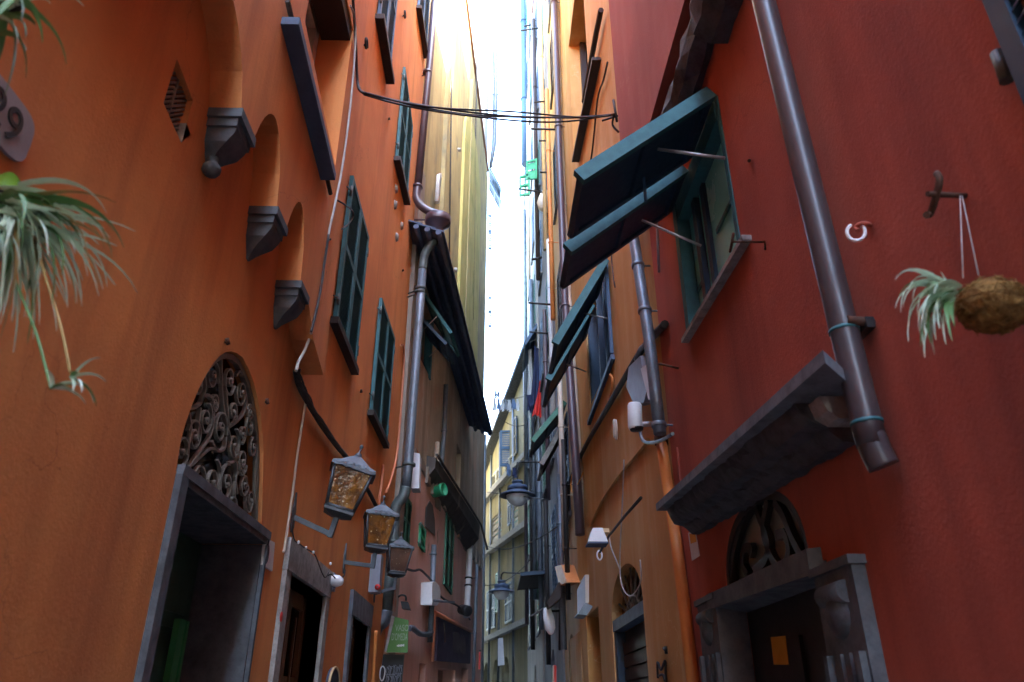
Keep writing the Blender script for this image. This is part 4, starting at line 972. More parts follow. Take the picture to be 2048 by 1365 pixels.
# ================================================================== DRAINPIPES AND CABLES, LEFT
OP = .16
t = thing('drainpipe', 'long purple brown drainpipe with a copper hopper at the corner of the orange house', 'drainpipe', WL.w(9.8, 2))
Yp = 9.75
def yp(*ps, Y=Yp): return [at_y(x, y, Y) for x, y in ps]
up = yp((880, -160), (860, 120), (836, 372)); part('upper_pipe', MB().tube(up, .062, 14), M['pipepurple'], t)
el = yp((836, 372), (833, 395), (842, 412), (860, 424), (876, 428)); part('elbow', MB().tube(spline(el, 4), .066, 14), M['pipepurple'], t)
hc = at_y(876, 446, Yp); part('hopper', MB().lathe(hc, (0, 0, 1), [(.07, -.17), (.11, -.10), (.185, -.03), (.20, -.02), (.205, .0), (.205, .10), (.19, .105), (.18, .0), (.02, -.05)], 20), M['pipepurple'], t)
lo = yp((877, 458), (873, 478), (858, 494), (849, 512), (845, 540)); part('elbow', MB().tube(spline(lo, 5), .066, 14), M['pipegreen'], t)
mp = yp((845, 540), (838, 640), (826, 800), (816, 940), (812, 975)); part('middle_pipe', MB().tube(mp, .064, 14), M['pipegrey'], t)
le = yp((812, 975), (806, 995), (795, 1008), (789, 1030), (786, 1085)); part('elbow', MB().tube(spline(le, 5), .072, 14), M['pipegreen'], t)
lp = yp((786, 1085), (779, 1160), (772, 1222)); part('lower_pipe', MB().tube(lp, .072, 14), M['pipegreen'], t)
ll = yp((772, 1222), (768, 1240), (755, 1252), (748, 1270), (745, 1300), (744, 1500)); part('lower_elbow', MB().tube(spline(ll, 5), [.085] * 16 + [.06] * 10, 14), M['pipegrey'], t)
for x, y, r in ((855, 146, .085), (835, 374, .085), (841, 578, .085), (840, 585, .08), (818, 930, .088), (785, 1084, .09)):
    c = at_y(x, y, Yp); mb = MB().tube([c + _Z * .022, c + _Z * .018, c - _Z * .018, c - _Z * .022], [.065, r, r, .065], 14); mb.tube([c, c + Vector((-.2, .15, 0))], .012, 6); part('bracket', mb, M['pipegreen'] if y > 500 else M['pipepurple'], t)
mb = MB().tube([at_y(828, 440, Yp), at_y(868, 440, Yp)], .014, 6); part('hopper_stay', mb, M['pipepurple'], t)
# grey and black cables on the orange wall
def wl(*ps, o=.03): return [WL.P(x, y, o) for x, y in ps]
wire('cable', [WL.P(x, y, JL + .03) for x, y in ((701, 12), (708, 30), (711, 80), (703, 190), (687, 320), (672, 400), (660, 455), (650, 520), (643, 570), (632, 625), (622, 668))] , .009, M['cablegrey'], 'pale grey cable hanging down the orange jetty to the black bundle')
wire('cable', wl((622, 668), (610, 700), (598, 722), (592, 742), o=.12), .011, M['cablegrey'], 'short grey cable end joining the black bundle under the jetty', sm=5)
wire('cable', [WL.P(x, y, JL + .035) for x, y in ((657, 470), (648, 530), (641, 580), (630, 632), (622, 664))], .008, M['cable'], 'thin black cable running beside the lower pale cable on the jetty')
wire('cable_bundle', wl((592, 742), (598, 770), (616, 805), (642, 848), (672, 890), (700, 925), (738, 985), (760, 1030), (772, 1060)), .022, M['cable'], 'thick black cable bundle sloping down the orange wall to the lanterns', n=8)
for i in range(4):
    f = .026; k = random.random() * 6
    pts = [p + Vector((f * math.cos(k + j * 1.1) * .5 + .01, f * math.sin(k + j), f * math.cos(k + j * .9))) for j, p in enumerate(spline(wl((592, 742), (598, 770), (616, 805), (642, 848), (672, 890), (700, 925), (738, 985), (760, 1030)), 3))]
    wire('cable', pts, .006, M['cable'], 'loose strand twisted round the thick black bundle', group='loose strands round the cable bundle', sm=3)
wire('conduit', wl((612, 800), (604, 850), (595, 910), (582, 1010), (570, 1090), (567, 1105), o=.015), .009, M['pipecream'], 'thin cream conduit dropping down the orange wall beside the second door')
wire('cable', [WL.P(x, y, JL + .02) for x, y in ((704, -30), (710, 60), (714, 150))] + [WL.P(718, 178, .2), WL.P(728, 187, .25)], .012, M['cable'], 'black cable dropping from the roof to the overhead wires')
# overhead wires across the alley
Aw = WL.P(726, 187, .22); Bw = WR.P(1229, 229, .06)
for i, (dx, dz, sg) in enumerate(((0, 0, .13), (.05, .03, .19), (-.04, -.02, .15), (.02, .05, .10))):
    pts = []
    for k in range(15):
        u = k / 14; p = Aw.lerp(Bw, u); p.z -= 4 * sg * u * (1 - u); p += Vector((0, dx, dz)) * math.sin(u * 9 + i) * .8; pts.append(p)
    wire('overhead_wire', pts, .009, M['cable'], 'one of the dark wires spanning the alley between orange and ochre walls', group='overhead wires across the alley', sm=2)
mb = MB(); mb.tube([Bw + Vector((.08, 0, 0)), Bw + Vector((-.12, .1, .0))], .012, 6); mb.tube(spline([Bw, Bw + Vector((-.02, .05, -.10)), Bw + Vector((.04, .05, -.2))], 4), .012, 6); mb.tube([Bw + Vector((0, 0, .2)), Bw + Vector((.02, 0, -.1))], .014, 6)
single('wire_anchor', mb, M['iron'], 'iron anchor holding the overhead wires on the ochre wall', 'anchor')
# small conduits right of the lower shutters
wire('conduit', wl((803, 690), (808, 700), (806, 760), (795, 900), (782, 960), (772, 985), o=.02), .016, M['pipesalmon'], 'salmon painted conduit down the far edge of the orange wall', sm=4)
wire('conduit', wl((766, 930), (764, 960), (758, 1010), (762, 1045), o=.02), .017, M['pipesalmon'], 'short salmon painted conduit above the second lantern', sm=3)
wire('conduit', wl((752, 1262), (750, 1300), (744, 1400), o=.12), .02, M['pipeorange'], 'orange conduit beside the foot of the left drainpipe', sm=3)
mb = MB(); c = WL.P(690, 405, .05)
mb = MB(); mb.tube(spline([WL.P(672, 400, .16), WL.P(690, 410, .2), WL.P(706, 425, .12), WL.P(700, 445, .1), WL.P(668, 470, .1), WL.P(660, 480, .16)], 6), .007, 6)
single('cable_loop', mb, M['cable'], 'loose loop of cable by the upper teal shutters', 'cable')
for k, (x, y) in enumerate(((733, 88), (810, 30))):
    c = WL.P(x, y, .06); mb = MB(); mb.tube([c + Vector((0, .05 * math.cos(a), .05 * math.sin(a))) for a in [i * .42 for i in range(13)]], .012, 6); mb.tube([c, WL.P(x - 6, y + 4, -.02)], .012, 6)
    single('wall_hook', mb, M['iron'], ('curled iron hook on the orange wall above the hanging cable', 'curled iron hook between the two highest blue shutters')[k], 'hook')
for k, (x, y) in enumerate(((453, 682), (533, 802), (722, 782), (778, 237), (806, 540))):
    a = WL.P(x, y, .07); b = WL.P(x - 2, y + 4, -.02); mb = MB(); mb.tube([a, b], .007, 6); mb.tube([a + Vector((0, 0, .012)), a + Vector((.004, .02, -.010))], .011, 6)
    single('iron_peg', mb, M['rust'], ('iron peg at the top of the arched fanlight', 'iron peg right of the arched fanlight', 'iron peg below the larger teal shutters', 'iron peg left of the high teal shutters', 'iron peg near the far edge of the orange wall')[k], 'peg')

# ================================================================== LANTERNS
def lantern(mount, centre, ang, glass, label, scale=1.0):
    """mount on the wall, lantern centre, lean angle"""
    b = Vector(centre); t = thing('wall_lantern', label, 'lantern', mount, 'old bubble glass wall lanterns')
    up = Vector((math.sin(ang), 0, math.cos(ang))); rt = Vector((math.cos(ang), 0, -math.sin(ang))); fw = Vector((0, 1, 0))
    # turn the body a little about its own axis
    yaw = R_(14); r2 = rt * math.cos(yaw) + fw * math.sin(yaw); f2 = -rt * math.sin(yaw) + fw * math.cos(yaw)
    wb, wt, hh = .105 * scale, .152 * scale, .155 * scale
    def ring(w, z): return [b + r2 * (sx * w) + f2 * (sy * w) + up * z for sx, sy in ((-1, -1), (1, -1), (1, 1), (-1, 1))]
    lo_, hi_ = ring(wb, -hh), ring(wt, hh)
    mb = MB()
    for i in range(4):
        mb.tube([lo_[i], hi_[i]], .013 * scale, 4); mb.tube([lo_[i], lo_[(i + 1) % 4]], .015 * scale, 4); mb.tube([hi_[i], hi_[(i + 1) % 4]], .013 * scale, 4)
    part('frame', mb, M['lampmetal'], t)
    for i in range(4):
        j = (i + 1) % 4; c = b; q = [lo_[i], lo_[j], hi_[j], hi_[i]]; n = ((q[0] + q[1] + q[2] + q[3]) / 4 - b).normalized()
        part('glass_pane', MB().prism([p - n * .006 for p in q], n * .004), glass, t)
    mb = MB(); a = ring(wb * 1.06, -hh - .03 * scale); c2 = ring(wb * .4, -hh - .06 * scale); mb.hexa(c2, a); mb.hexa(a, ring(wb * 1.06, -hh - .008)); part('base', mb, M['lampmetal'], t)
    # roof with scalloped edge
    mb = MB(); N = 40; prof = [(1.18, -.012, 1), (1.16, .012, 1), (.80, .045, 0), (.42, .095, 0), (.12, .13, 0)]; vs = []
    for r, z, sc in prof:
        for k in range(N):
            a = 2 * math.pi * k / N; m = 1 / max(abs(math.cos(a)), abs(math.sin(a))); m = min(m, 1.36)
            rr = wt * r * m; zz = hh + z * scale + (.012 * scale * (abs(math.sin(a * 10)) - .6) if sc else 0)
            vs.append(b + r2 * (rr * math.cos(a)) + f2 * (rr * math.sin(a)) + up * zz)
    mb.add(vs, [[i * N + k, i * N + (k + 1) % N, (i + 1) * N + (k + 1) % N, (i + 1) * N + k] for i in range(len(prof) - 1) for k in range(N)] + [list(range(N))[::-1], [(len(prof) - 1) * N + k for k in range(N)]])
    part('roof', mb, M['lampmetal'], t)
    mb = MB(); mb.lathe(b, up, [(.03 * scale, hh + .13 * scale), (.022 * scale, hh + .15 * scale), (.007, hh + .16 * scale), (.007, hh + .19 * scale), (.016 * scale, hh + .205 * scale), (.014 * scale, hh + .22 * scale), (.001, hh + .228 * scale)], 10); part('finial', mb, M['lampmetal'], t)
    foot = b - up * (hh + .06 * scale); knee = foot - up * .13 * scale
    m = Vector(mount)
    mb = MB(); w = .017
    def bar(p, q):
        T = (q - p).normalized(); s1 = T.cross(Vector((0, 1, 0))).normalized() * w; s2 = T.cross(s1).normalized() * w
        mb.hexa([p - s1 - s2, p + s1 - s2, p + s1 + s2, p - s1 + s2], [q - s1 - s2, q + s1 - s2, q + s1 + s2, q - s1 + s2])
    bar(knee - up * .02, foot); bar(m, knee + (m - knee).normalized() * .018); part('arm', mb, M['lampmetal'], t)
    mb = MB(); pts = [m + Vector((-.018, 0, 0)) + Vector((0, y, z)) for y, z in ((-.03, -.06), (0, -.10), (.03, -.06), (.03, .06), (.012, .10), (0, .17), (-.012, .10), (-.03, .06))]; mb.prism(pts, (.02, 0, 0)); part('wall_plate', mb, M['lampmetal'], t)
    return t
mt = WL.P(588, 1035, .012); cz = at_y(692, 982, mt.y + .05); lantern(mt, cz, R_(14), M['amber'], 'nearest and largest amber bubble glass lantern, leaning, above the second door', .89)
mt = WL.P(690, 1125, .012); cz = at_y(757, 1064, mt.y + .05); lantern(mt, cz, R_(5), M['amber'], 'middle amber bubble glass lantern above the third door', .90)
mt = WL.P(745, 1172, .012); mt = WL.w(8.95, mt.z - .05, .012); cz = at_y(796, 1122, 8.95); lantern(mt, cz, R_(4), M['amberdull'], 'farthest lantern with dull brown glass in front of the left drainpipe', .88)
# boxes and small fittings near the lanterns
t = thing('electric_box', 'blue grey electric box with a red key on the far end of the orange wall', 'box', WL.w(9.1, 2.7))
bq = [WL.P(740, 1118, .16), WL.P(762, 1120, .16), WL.P(760, 1178, .16), WL.P(735, 1178, .16)]
mb = MB(); c = at_y(749, 1149, 8.6); mb.obox(c, (.075, 0, 0), (0, .09, 0), (0, 0, .20)); part('box', mb, M['boxgrey'], t)
mb = MB(); mb.lathe(c + Vector((.06, -.09, -.15)), (0, -1, 0), [(.03, 0), (.03, .02), (.012, .025)], 12); part('key', mb, M['redpaint'], t)
t = thing('junction_lamp', 'small white bulb lamp with tangled wires beside the second door frame', 'lamp', WL.P(672, 1160))
c = WL.P(672, 1162, .07); part('bulb', MB().lathe(c, (.9, -.3, -.2), [(.02, -.07), (.035, -.06), (.045, -.02), (.048, .02), (.03, .055), (.001, .062)], 14), M['white'], t)
mb = MB(); mb.obox(WL.P(666, 1165, .015), (0, .05, 0), (.015, 0, 0), (0, 0, .07)); part('back_plate', mb, M['boxgrey'], t)
mb = MB(); mb.tube(spline([WL.P(690, 1140, .02), WL.P(688, 1152, .05), WL.P(678, 1158, .08)], 5), .006, 6); mb.tube(spline([WL.P(655, 1152, .03), WL.P(664, 1150, .07), WL.P(676, 1168, .06), WL.P(668, 1175, .04)], 5), .005, 6); parts('wire', mb, M['cable'], t)
wire('light_string', wl((584, 1052), (586, 1070), (590, 1082), (598, 1088), (612, 1098), (626, 1106), (632, 1114), (638, 1130), (646, 1150), (652, 1155), (660, 1140), o=.06), .005, M['cable'], 'thin black wire with small bulbs draped over the second door lintel', n=5)
bl = MB()
for x, y in ((597, 1085), (612, 1096), (627, 1105), (661, 1128)):
    bl = MB(); bl.lathe(WL.P(x, y, .07), (0, 0, 1), [(.001, -.012), (.009, -.006), (.009, .006), (.001, .012)], 8); single('tiny_bulb', bl, M['white'], 'tiny pale bulb on the wire over the second door', 'bulb', 'tiny bulbs on the draped wire')
# plaque by the first door
t = thing('wall_plaque', 'white plaque with a small grey emblem right of the arched door', 'plaque', WL.P(535, 1105))
part('plate', MB().prism(wl((526, 1074), (546, 1086), (541, 1143), (521, 1130), o=.001), WL.n * .012), M['paper'], t)
c = WL.P(533, 1108, .015); mb = MB(); mb.tube([c + Vector((0, .035 * math.cos(a), .055 * math.sin(a))) for a in [i * .5 for i in range(14)]], .006, 5); mb.tube([c + Vector((0, 0, -.05)), c + Vector((0, 0, .10))], .007, 5); mb.tube([c + Vector((0, -.03, .02)), c + Vector((0, .03, -.01))], .006, 5); part('emblem', mb, M['inkgrey'], t)
# arched board at the bottom
t = thing('sign_board', 'dark arched board with a brass rim between the second and third doors', 'sign', WL.w(6.75, 1.6, .1))
c = WL.S(667, 1372, .03); pts = [(c[0] + .22 * math.cos(math.pi * i / 14), c[1] + .14 * math.sin(math.pi * i / 14)) for i in range(15)] + [(c[0] - .22, c[1] - .6), (c[0] + .22, c[1] - .6)]
part('board', MB().prism([WL.w(a, b, .004) for a, b in pts], WL.n * .03), M['slate'], t); part('rim', MB().tube([WL.w(a, b, .034) for a, b in pts], .012, 6, True), M['tan'], t)
c = WL.P(583, 1234, .034); single('red_dot', MB().lathe(WL.P(562, 1234, .031), WL.n, [(.03, 0), (.03, .004), (.001, .004)], 14), M['redpaint'], 'small red dot stuck on the second door frame', 'sticker')

# ================================================================== SIGNS AND FITTINGS ON THE SALMON WALL
YS = 9.35
t = thing('shop_sign', 'green trapezoid shop sign with white lettering beside the left drainpipe', 'sign', at_y(795, 1270, YS))
q = [at_y(x, y, YS) for x, y in ((790, 1234), (817, 1241), (815, 1306), (773, 1305))]; part('face', MB().prism(q, (0, .04, 0)), M['signgreen'], t)
q = [at_y(x, y, YS) for x, y in ((783, 1231), (789.6, 1233.8), (772.6, 1305), (769, 1303))]; part('side', MB().prism(q, (0, .2, 0)), M['palestone'], t)
c = at_y(804, 1257, YS - .004); xd, yd = Vector((1, 0, 0)), Vector((0, 0, 1))
text_mesh('VASO', c, xd, yd, .10, M['faint'], t, sx=.62); text_mesh("D'OMEDA", at_y(799, 1275, YS - .004), xd, yd, .11, M['faint'], t, sx=.38)
mb = MB()
for k in range(6): mb.obox(at_y(795 + k * 2.4, 1292 - k * .2, YS - .004), (.008, 0, 0), (0, .002, 0), (0, 0, .008 + .004 * (k % 2)))
part('small_print', mb, M['chalk'], t)
t = thing('menu_board', 'black shop board with rows of white chalk writing under the green sign', 'board', at_y(780, 1345, 9.5))
q = [at_y(x, y, 9.5) for x, y in ((766, 1309), (808, 1309), (800, 1420), (752, 1420))]; part('board', MB().prism(q, (0, .05, 0)), M['black'], t)
mb = MB(); rr = random.Random(4)
for row, y in enumerate((1341, 1360)):
    for k in range(10):
        x = 772 + k * 3 + rr.random(); hgt = .035 + .03 * rr.random(); c = at_y(x - row * 2, y, 9.49); mb.tube(spline([c + Vector((0, 0, -hgt)), c + Vector((.02 * rr.random(), 0, 0)), c + Vector((.012, 0, hgt)), c + Vector((.03, 0, hgt * rr.random()))], 3), .0028, 4)
mb.tube([at_y(768, 1350, 9.49), at_y(800, 1348, 9.49)], .003, 4); part('chalk_writing', mb, M['boxgrey'], t)
mb = MB(); mb.tube(spline([at_y(x, y, 9.47) for x, y in ((762, 1336), (766, 1333), (770, 1340), (768, 1355), (764, 1362), (760, 1356), (760, 1345), (762, 1336))], 5), .007, 6); part('white_outline', mb, M['chalk'], t)
t = thing('shop_sign', 'dark purple shop sign panel with faint lettering on the salmon wall', 'sign', W2.P(905, 1290))
q = [W2.P(x, y, .03) for x, y in ((871, 1231), (938, 1265), (936, 1328), (867, 1322))]; part('panel', MB().prism(q, W2.n * .05), M['signpurple'], t)
mb = MB(); rr = random.Random(5)
for k in range(12):
    c = W2.P(907 + k * 2.2, 1283 + k * .9, .083); mb.obox(c, W2.d * .03, _Z * (.10 + .10 * rr.random()), W2.n * .002)
mb.tube([W2.P(888, 1246, .085), W2.P(889, 1285, .085)], .02, 5); part('faint_lettering', mb, M['wooddark'], t)
mb = MB(); mb.tube([W2.P(x, y, .08) for x, y in ((869, 1226), (940, 1262))], .04, 6); mb.tube([W2.P(x, y, .08) for x, y in ((869, 1226), (865, 1324))], .03, 6); parts('edge_trim', mb, M['pipesalmon'], t)
t = thing('meter_box', 'white rounded meter box on the salmon wall beside a grey pipe', 'box', W2.P(850, 1190))
q = [W2.P(x, y, .014) for x, y in ((842, 1166), (849, 1164), (857, 1172), (860, 1184), (859, 1202), (852, 1212), (841, 1210))]; part('cover', MB().prism(q, W2.n * .18), M['white'], t)
def w2(*ps, o=.06): return [W2.P(x, y, o) for x, y in ps]
pipe('drainpipe', w2((892, 770), (889, 860), (884, 920), (880, 945)), .045, M['pipegrey'], 'thin grey drainpipe on the stained wall below the pent roof', rings=(.5, .95), W=W2)
pipe('drainpipe', w2((875, 885), (871, 960), (869, 980)), .045, M['pipecream'], 'short pale pipe ending in the green cap on the stained wall', rings=(.7,), W=W2)
pipe('drainpipe', w2((868, 1090), (864, 1200), (860, 1285), o=.09), .045, M['pipegrey'], 'grey drainpipe down the salmon wall to the purple sign', rings=(.1, .9), W=W2)
t = thing('drain_plug', 'round green plastic pipe cap on the stained wall', 'plug', W2.P(877, 982, .1)); c = W2.P(877, 982, .14)
part('cap', MB().lathe(c, (.8, -.5, .1), [(.001, -.10), (.09, -.10), (.10, -.08), (.10, .07), (.115, .08), (.115, .12), (.09, .12), (.085, -.02), (.001, -.02)], 18), M['brightgreen'], t)
pipe('drainpipe', w2((940, 1080), (937, 1160), (933, 1235), o=.10), .07, M['pipewhite'], 'wide white drainpipe at the far end of the salmon wall', rings=(.5, .6), ringmat=M['iron'], W=W2)
pipe('drainpipe', w2((954, 1130), (950, 1250), (945, 1420), o=.12), .04, M['pipegrey'], 'thin grey pipe beside the far white drainpipe', rings=(.1, .5), W=W2)
t = thing('wall_panel', 'white panel standing out from the stained wall behind the left drainpipe', 'panel', at_y(832, 940, 10.5)); mb = MB(); q = [at_y(x, y, 10.5) for x, y in ((826, 905), (840, 908), (838, 977), (822, 977))]; mb.prism(q, (0, .25, 0)); part('panel', mb, M['pipewhite'], t)
t = thing('spotlight', 'small black spotlight on a curved arm on the salmon wall', 'lamp', W2.P(795, 1200)); c = at_y(810, 1212, 10.4)
mb = MB(); mb.prism([at_y(x, y, 10.4) for x, y in ((801, 1203), (815, 1204), (820, 1219), (804, 1217))], (0, .16, 0)); part('head', mb, M['black'], t)
part('arm', MB().tube(spline([at_y(x, y, 10.42) for x, y in ((792, 1210), (793, 1198), (802, 1191), (811, 1193), (812, 1202))], 5), .014, 6), M['iron'], t)
wire('conduit', w2((818, 1258), (824, 1256), (832, 1262), (840, 1268), (855, 1270), (862, 1268), o=.10), .04, M['pipegrey'], 'bent grey pipe running from the green sign to the drainpipe', sm=4)
wire('cable', w2((812, 1138), (828, 1142), (840, 1140), (852, 1150), (865, 1165), (875, 1185), (890, 1200), (915, 1212), (930, 1225), (940, 1240), o=.08), .018, M['cable'], 'dark cable run with dirt along the salmon wall under the shutters')
wire('pole', w2((868, 1202), (908, 1205), o=.25), .022, M['pipegrey'], 'short horizontal metal bar on the salmon wall', 'bar', sm=0)
t = thing('camera', 'small dark security camera at the far end above the purple sign', 'camera', W2.P(930, 1222)); mb = MB(); c = W2.P(930, 1221, .18); mb.lathe(c, (.5, -.8, -.2), [(.001, -.16), (.10, -.15), (.11, .12), (.08, .14), (.001, .13)], 14); part('body', mb, M['black'], t); mb = MB().tube([c, W2.P(938, 1232, .0)], .03, 6); part('mount', mb, M['pipewhite'], t)
# bits at the far left corner of the alley
t = thing('awning_box', 'olive painted box jutting out at the far left corner', 'box', W2.w(12.0, 4.6)); mb = MB(); mb.prism([at_y(x, y, 21.8) for x, y in ((950, 1085), (965, 1075), (966, 1130), (954, 1145), (948, 1142))], (0, 1.2, 0)); part('box', mb, M['olive'], t)
t = thing('orange_panel', 'small orange painted panel at the far left corner', 'panel', at_y(953, 1200, 21.9)); part('panel', MB().prism([at_y(x, y, 21.9) for x, y in ((949, 1165), (959, 1168), (957, 1240), (948, 1238))], (0, .4, 0)), M['orange'], t)
t = thing('hanging_sign', 'narrow red hanging sign at the far left of the alley', 'sign', at_y(957, 1320, 21)); part('board', MB().prism([at_y(x, y, 20.5) for x, y in ((954, 1304), (961, 1305), (960, 1338), (954, 1342))], (0, .08, 0)), M['redpaint'], t); part('bracket', MB().tube([at_y(953, 1302, 20.54), at_y(962, 1302, 20.54)], .02, 6), M['iron'], t)
pipe('drainpipe', [at_y(x, y, 21.6) for x, y in ((969, 870), (968, 1000), (966, 1150), (962, 1400))], .06, M['pipegrey'], 'grey drainpipe at the far corner of the stained house', rings=(.3, .6))

# ================================================================== RIGHT SIDE FITTINGS
def wr(*ps, o=.08): return [WR.P(x, y, o) for x, y in ps]
pipe('drainpipe', wr((1258, 430), (1270, 490), (1283, 580), (1297, 668), (1308, 760), (1320, 868), o=.10), .046, M['pipegrey'], 'grey jointed drainpipe at the corner of ochre and red houses', rings=(.02, .3, .52, .97), W=WR)
t = thing('drainpipe', 'orange painted pipe at the foot of the ochre corner', 'drainpipe', WR.w(5.3, 0)); part('pipe', MB().tube(wr((1323, 885), (1332, 950), (1352, 1080), (1372, 1240), (1392, 1420), o=.045), .042, 12), M['pipeorange'], t); part('collar', MB().lathe(WR.P(1322, 880, .045), (0, 0, 1), [(.04, -.05), (.05, -.04), (.05, .03), (.03, .05)], 12), M['rust'], t)
wire('hose', wr((1275, 825), (1278, 850), (1285, 880), (1302, 886), (1325, 880), (1345, 868), o=.09), .014, M['pipegrey'], 'grey hose looped under the white camera to the red wall', 'hose')
t = thing('security_camera', 'white cylindrical security camera on the ochre wall', 'camera', WR.P(1300, 845)); c = WR.P(1270, 833, .18)
part('body', MB().lathe(c, (.05, 0, 1), [(.001, -.115), (.05, -.11), (.058, -.09), (.058, .09), (.052, .105), (.001, .108)], 18), M['pipewhite'], t); part('lens', MB().lathe(c, (.05, 0, -1), [(.056, .10), (.05, .118), (.001, .12)], 16), M['black'], t); part('arm', MB().tube([c + Vector((.04, 0, -.07)), WR.P(1306, 848, .03)], .022, 8), M['pipewhite'], t)
t = thing('meter_box', 'pale plastic box behind the grey drainpipe on the ochre wall', 'box', WR.P(1292, 760)); part('cover', MB().prism(wr((1277, 735), (1302, 712), (1316, 780), (1310, 805), (1290, 812), (1272, 775), o=.0), WR.n * .09), M['boxgrey'], t); part('door', MB().prism(wr((1284, 738), (1303, 724), (1311, 790), (1300, 800), o=.091), WR.n * .012), M['pipewhite'], t)
pipe('drainpipe', wr((1104, -120), (1112, 100), (1118, 300), (1130, 600), (1143, 800), (1152, 930), (1160, 1070), o=.12), .065, M['pipepurple'], 'dark purple drainpipe at the far edge of the ochre house', rings=(.15, .4, .7), W=WR)
pipe('drainpipe', wr((1112, -60), (1120, 230), (1128, 420), (1140, 640), (1152, 830), (1160, 960), (1163, 1062), o=.05), .048, M['pipecream'], 'cream plastic pipe beside the dark purple drainpipe', rings=(.1, .35, .5, .62), W=WR)
wire('cable_bundle', wr((1386, 590), (1330, 648), (1290, 692), (1262, 735), (1230, 790), (1195, 850), (1165, 905), (1140, 965), (1135, 1020), (1128, 1080), (1122, 1160), (1120, 1300), o=.03) [1:], .03, M['cable'], 'dark cable bundle sloping down the ochre wall from the meter box', n=8)
wire('conduit', wr((1296, 672), (1290, 690), (1280, 700), (1272, 720), o=.06), .022, M['pipegrey'], 'short bent conduit above the meter box', sm=4)
wire('conduit', wr((1215, 125), (1207, 160), (1195, 200), (1182, 320), (1160, 420), (1135, 500), (1122, 545), o=.03), .012, M['cable'], 'dark conduit slanting down the upper ochre wall')
wire('conduit', wr((1202, 20), (1190, 80), (1172, 180), (1168, 205), o=.06), .035, M['wooddark'], 'short dark brown pipe high on the ochre wall', sm=3)
wire('cable', wr((1222, 495), (1225, 540), (1230, 575), o=.03), .008, M['cable'], 'thin rod hanging on the ochre wall beside the teal flap', sm=3)
wire('cable', wr((1248, 920), (1245, 1000), (1241, 1080), (1240, 1140), (1245, 1175), (1258, 1192), (1270, 1185), (1282, 1160), (1280, 1120), o=.05), .007, M['cablegrey'], 'pale cable hanging in a loop before the arched shop door')
wire('cable', wr((1218, 1070), (1222, 1095), (1232, 1120), (1240, 1140), o=.04), .007, M['cablegrey'], 'pale cable from the small white lamp to the loop')
wire('rod', wr((1282, 996), (1250, 1032), (1218, 1072), (1200, 1105), o=.10), .014, M['iron'], 'straight dark iron rod on the ochre wall above the arched door', 'rod', sm=0)
t = thing('wall_ring', 'white ring at the lower end of the iron rod', 'ring', WR.P(1199, 1110)); c = WR.P(1199, 1111, .1); part('ring', MB().tube([c + Vector((.028 * math.cos(a), 0, .05 * math.sin(a))) for a in [i * 2 * math.pi / 16 for i in range(16)]], .010, 6, True), M['white'], t)
t = thing('wall_lamp', 'small white hooded lamp on the ochre wall', 'lamp', WR.P(1200, 1070)); part('hood', MB().prism([at_y(x, y, 7.6) for x, y in ((1186, 1056), (1205, 1056), (1216, 1083), (1178, 1083))], (0, .22, 0)), M['white'], t); part('bracket', MB().obox(at_y(1208, 1062, 7.7), (.05, 0, 0), (0, .03, 0), (0, 0, .02)), M['tan'], t)
mb = MB(); mb.prism([at_y(x, y, 7.6) for x, y in ((1176, 1083.5), (1217, 1083.5), (1217, 1087), (1176, 1087))], (0, .22, 0)); part('lens', mb, M['slate'], t)
t = thing('light_box', 'open grey metal sign box hanging from the ochre wall', 'sign', WR.P(1175, 1190)); YB = 8.8
Aq = [at_y(x, y, YB) for x, y in ((1154, 1180), (1170, 1150), (1171, 1204), (1155, 1228))]
mb = MB(); mb.prism([at_y(x, y, YB) for x, y in ((1170, 1150), (1178, 1150), (1178, 1206), (1171, 1206))], (0, .5, 0)); part('back', mb, M['pipecream'], t)
mb = MB(); mb.prism(Aq, (0, .02, 0)); part('face', mb, M['boxgrey'], t)
mb = MB(); mb.prism([at_y(x, y, YB) for x, y in ((1155, 1229), (1171, 1205), (1186, 1213), (1174, 1231))], (0, .4, 0)); part('bottom', mb, M['pipegrey'], t)
t = thing('wall_box', 'slanted orange painted box on the lower ochre wall', 'box', WR.P(1142, 1150)); part('cover', MB().prism(wr((1132, 1134), (1148, 1130), (1160, 1165), (1143, 1172), o=.0), WR.n * .2), M['pipeorange'], t)
mb = MB(); mb.tube(spline([WR.P(x, y, .012) for x, y in ((1316, 1357), (1315, 1325), (1322, 1340), (1330, 1322), (1331, 1345), (1333, 1370))], 4), .010, 5)
mb.tube(spline([WR.P(x, y, .012) for x, y in ((1318, 1352), (1326, 1350), (1330, 1362))], 4), .010, 5)
single('graffiti_mark', mb, M['black'], 'black scrawled graffiti letter low on the ochre wall', 'graffiti')
mb = MB(); c = WR.P(1332, 1302, .05); mb.tube([WR.P(1327, 1297, .0), c], .01, 6); mb.tube([c + _Z * .03, c - _Z * .02], .012, 6); single('iron_peg', mb, M['iron'], 'iron peg above the graffiti on the ochre wall', 'peg')
for k, (x, y) in enumerate(((1232, 855), (1252, 700))):
    c = WR.P(1232, 858, .03)
mb = MB(); c = WR.P(1232, 860, .04); mb.tube(spline([c + Vector((0, .03, .12)), c + Vector((0, .05, -.02)), c + Vector((0, 0, -.10)), c + Vector((0, -.05, -.02)), c + Vector((0, -.02, .10))], 6), .012, 6); mb.tube(spline([c + Vector((-.02, .0, .10)), c + Vector((-.02, .02, -.06)), c + Vector((-.02, -.03, -.06)), c + Vector((-.02, -.04, .10))], 6), .010, 6)
single('rope_coil', mb, M['pipecream'], 'coil of pale rope hanging on the ochre wall', 'rope')
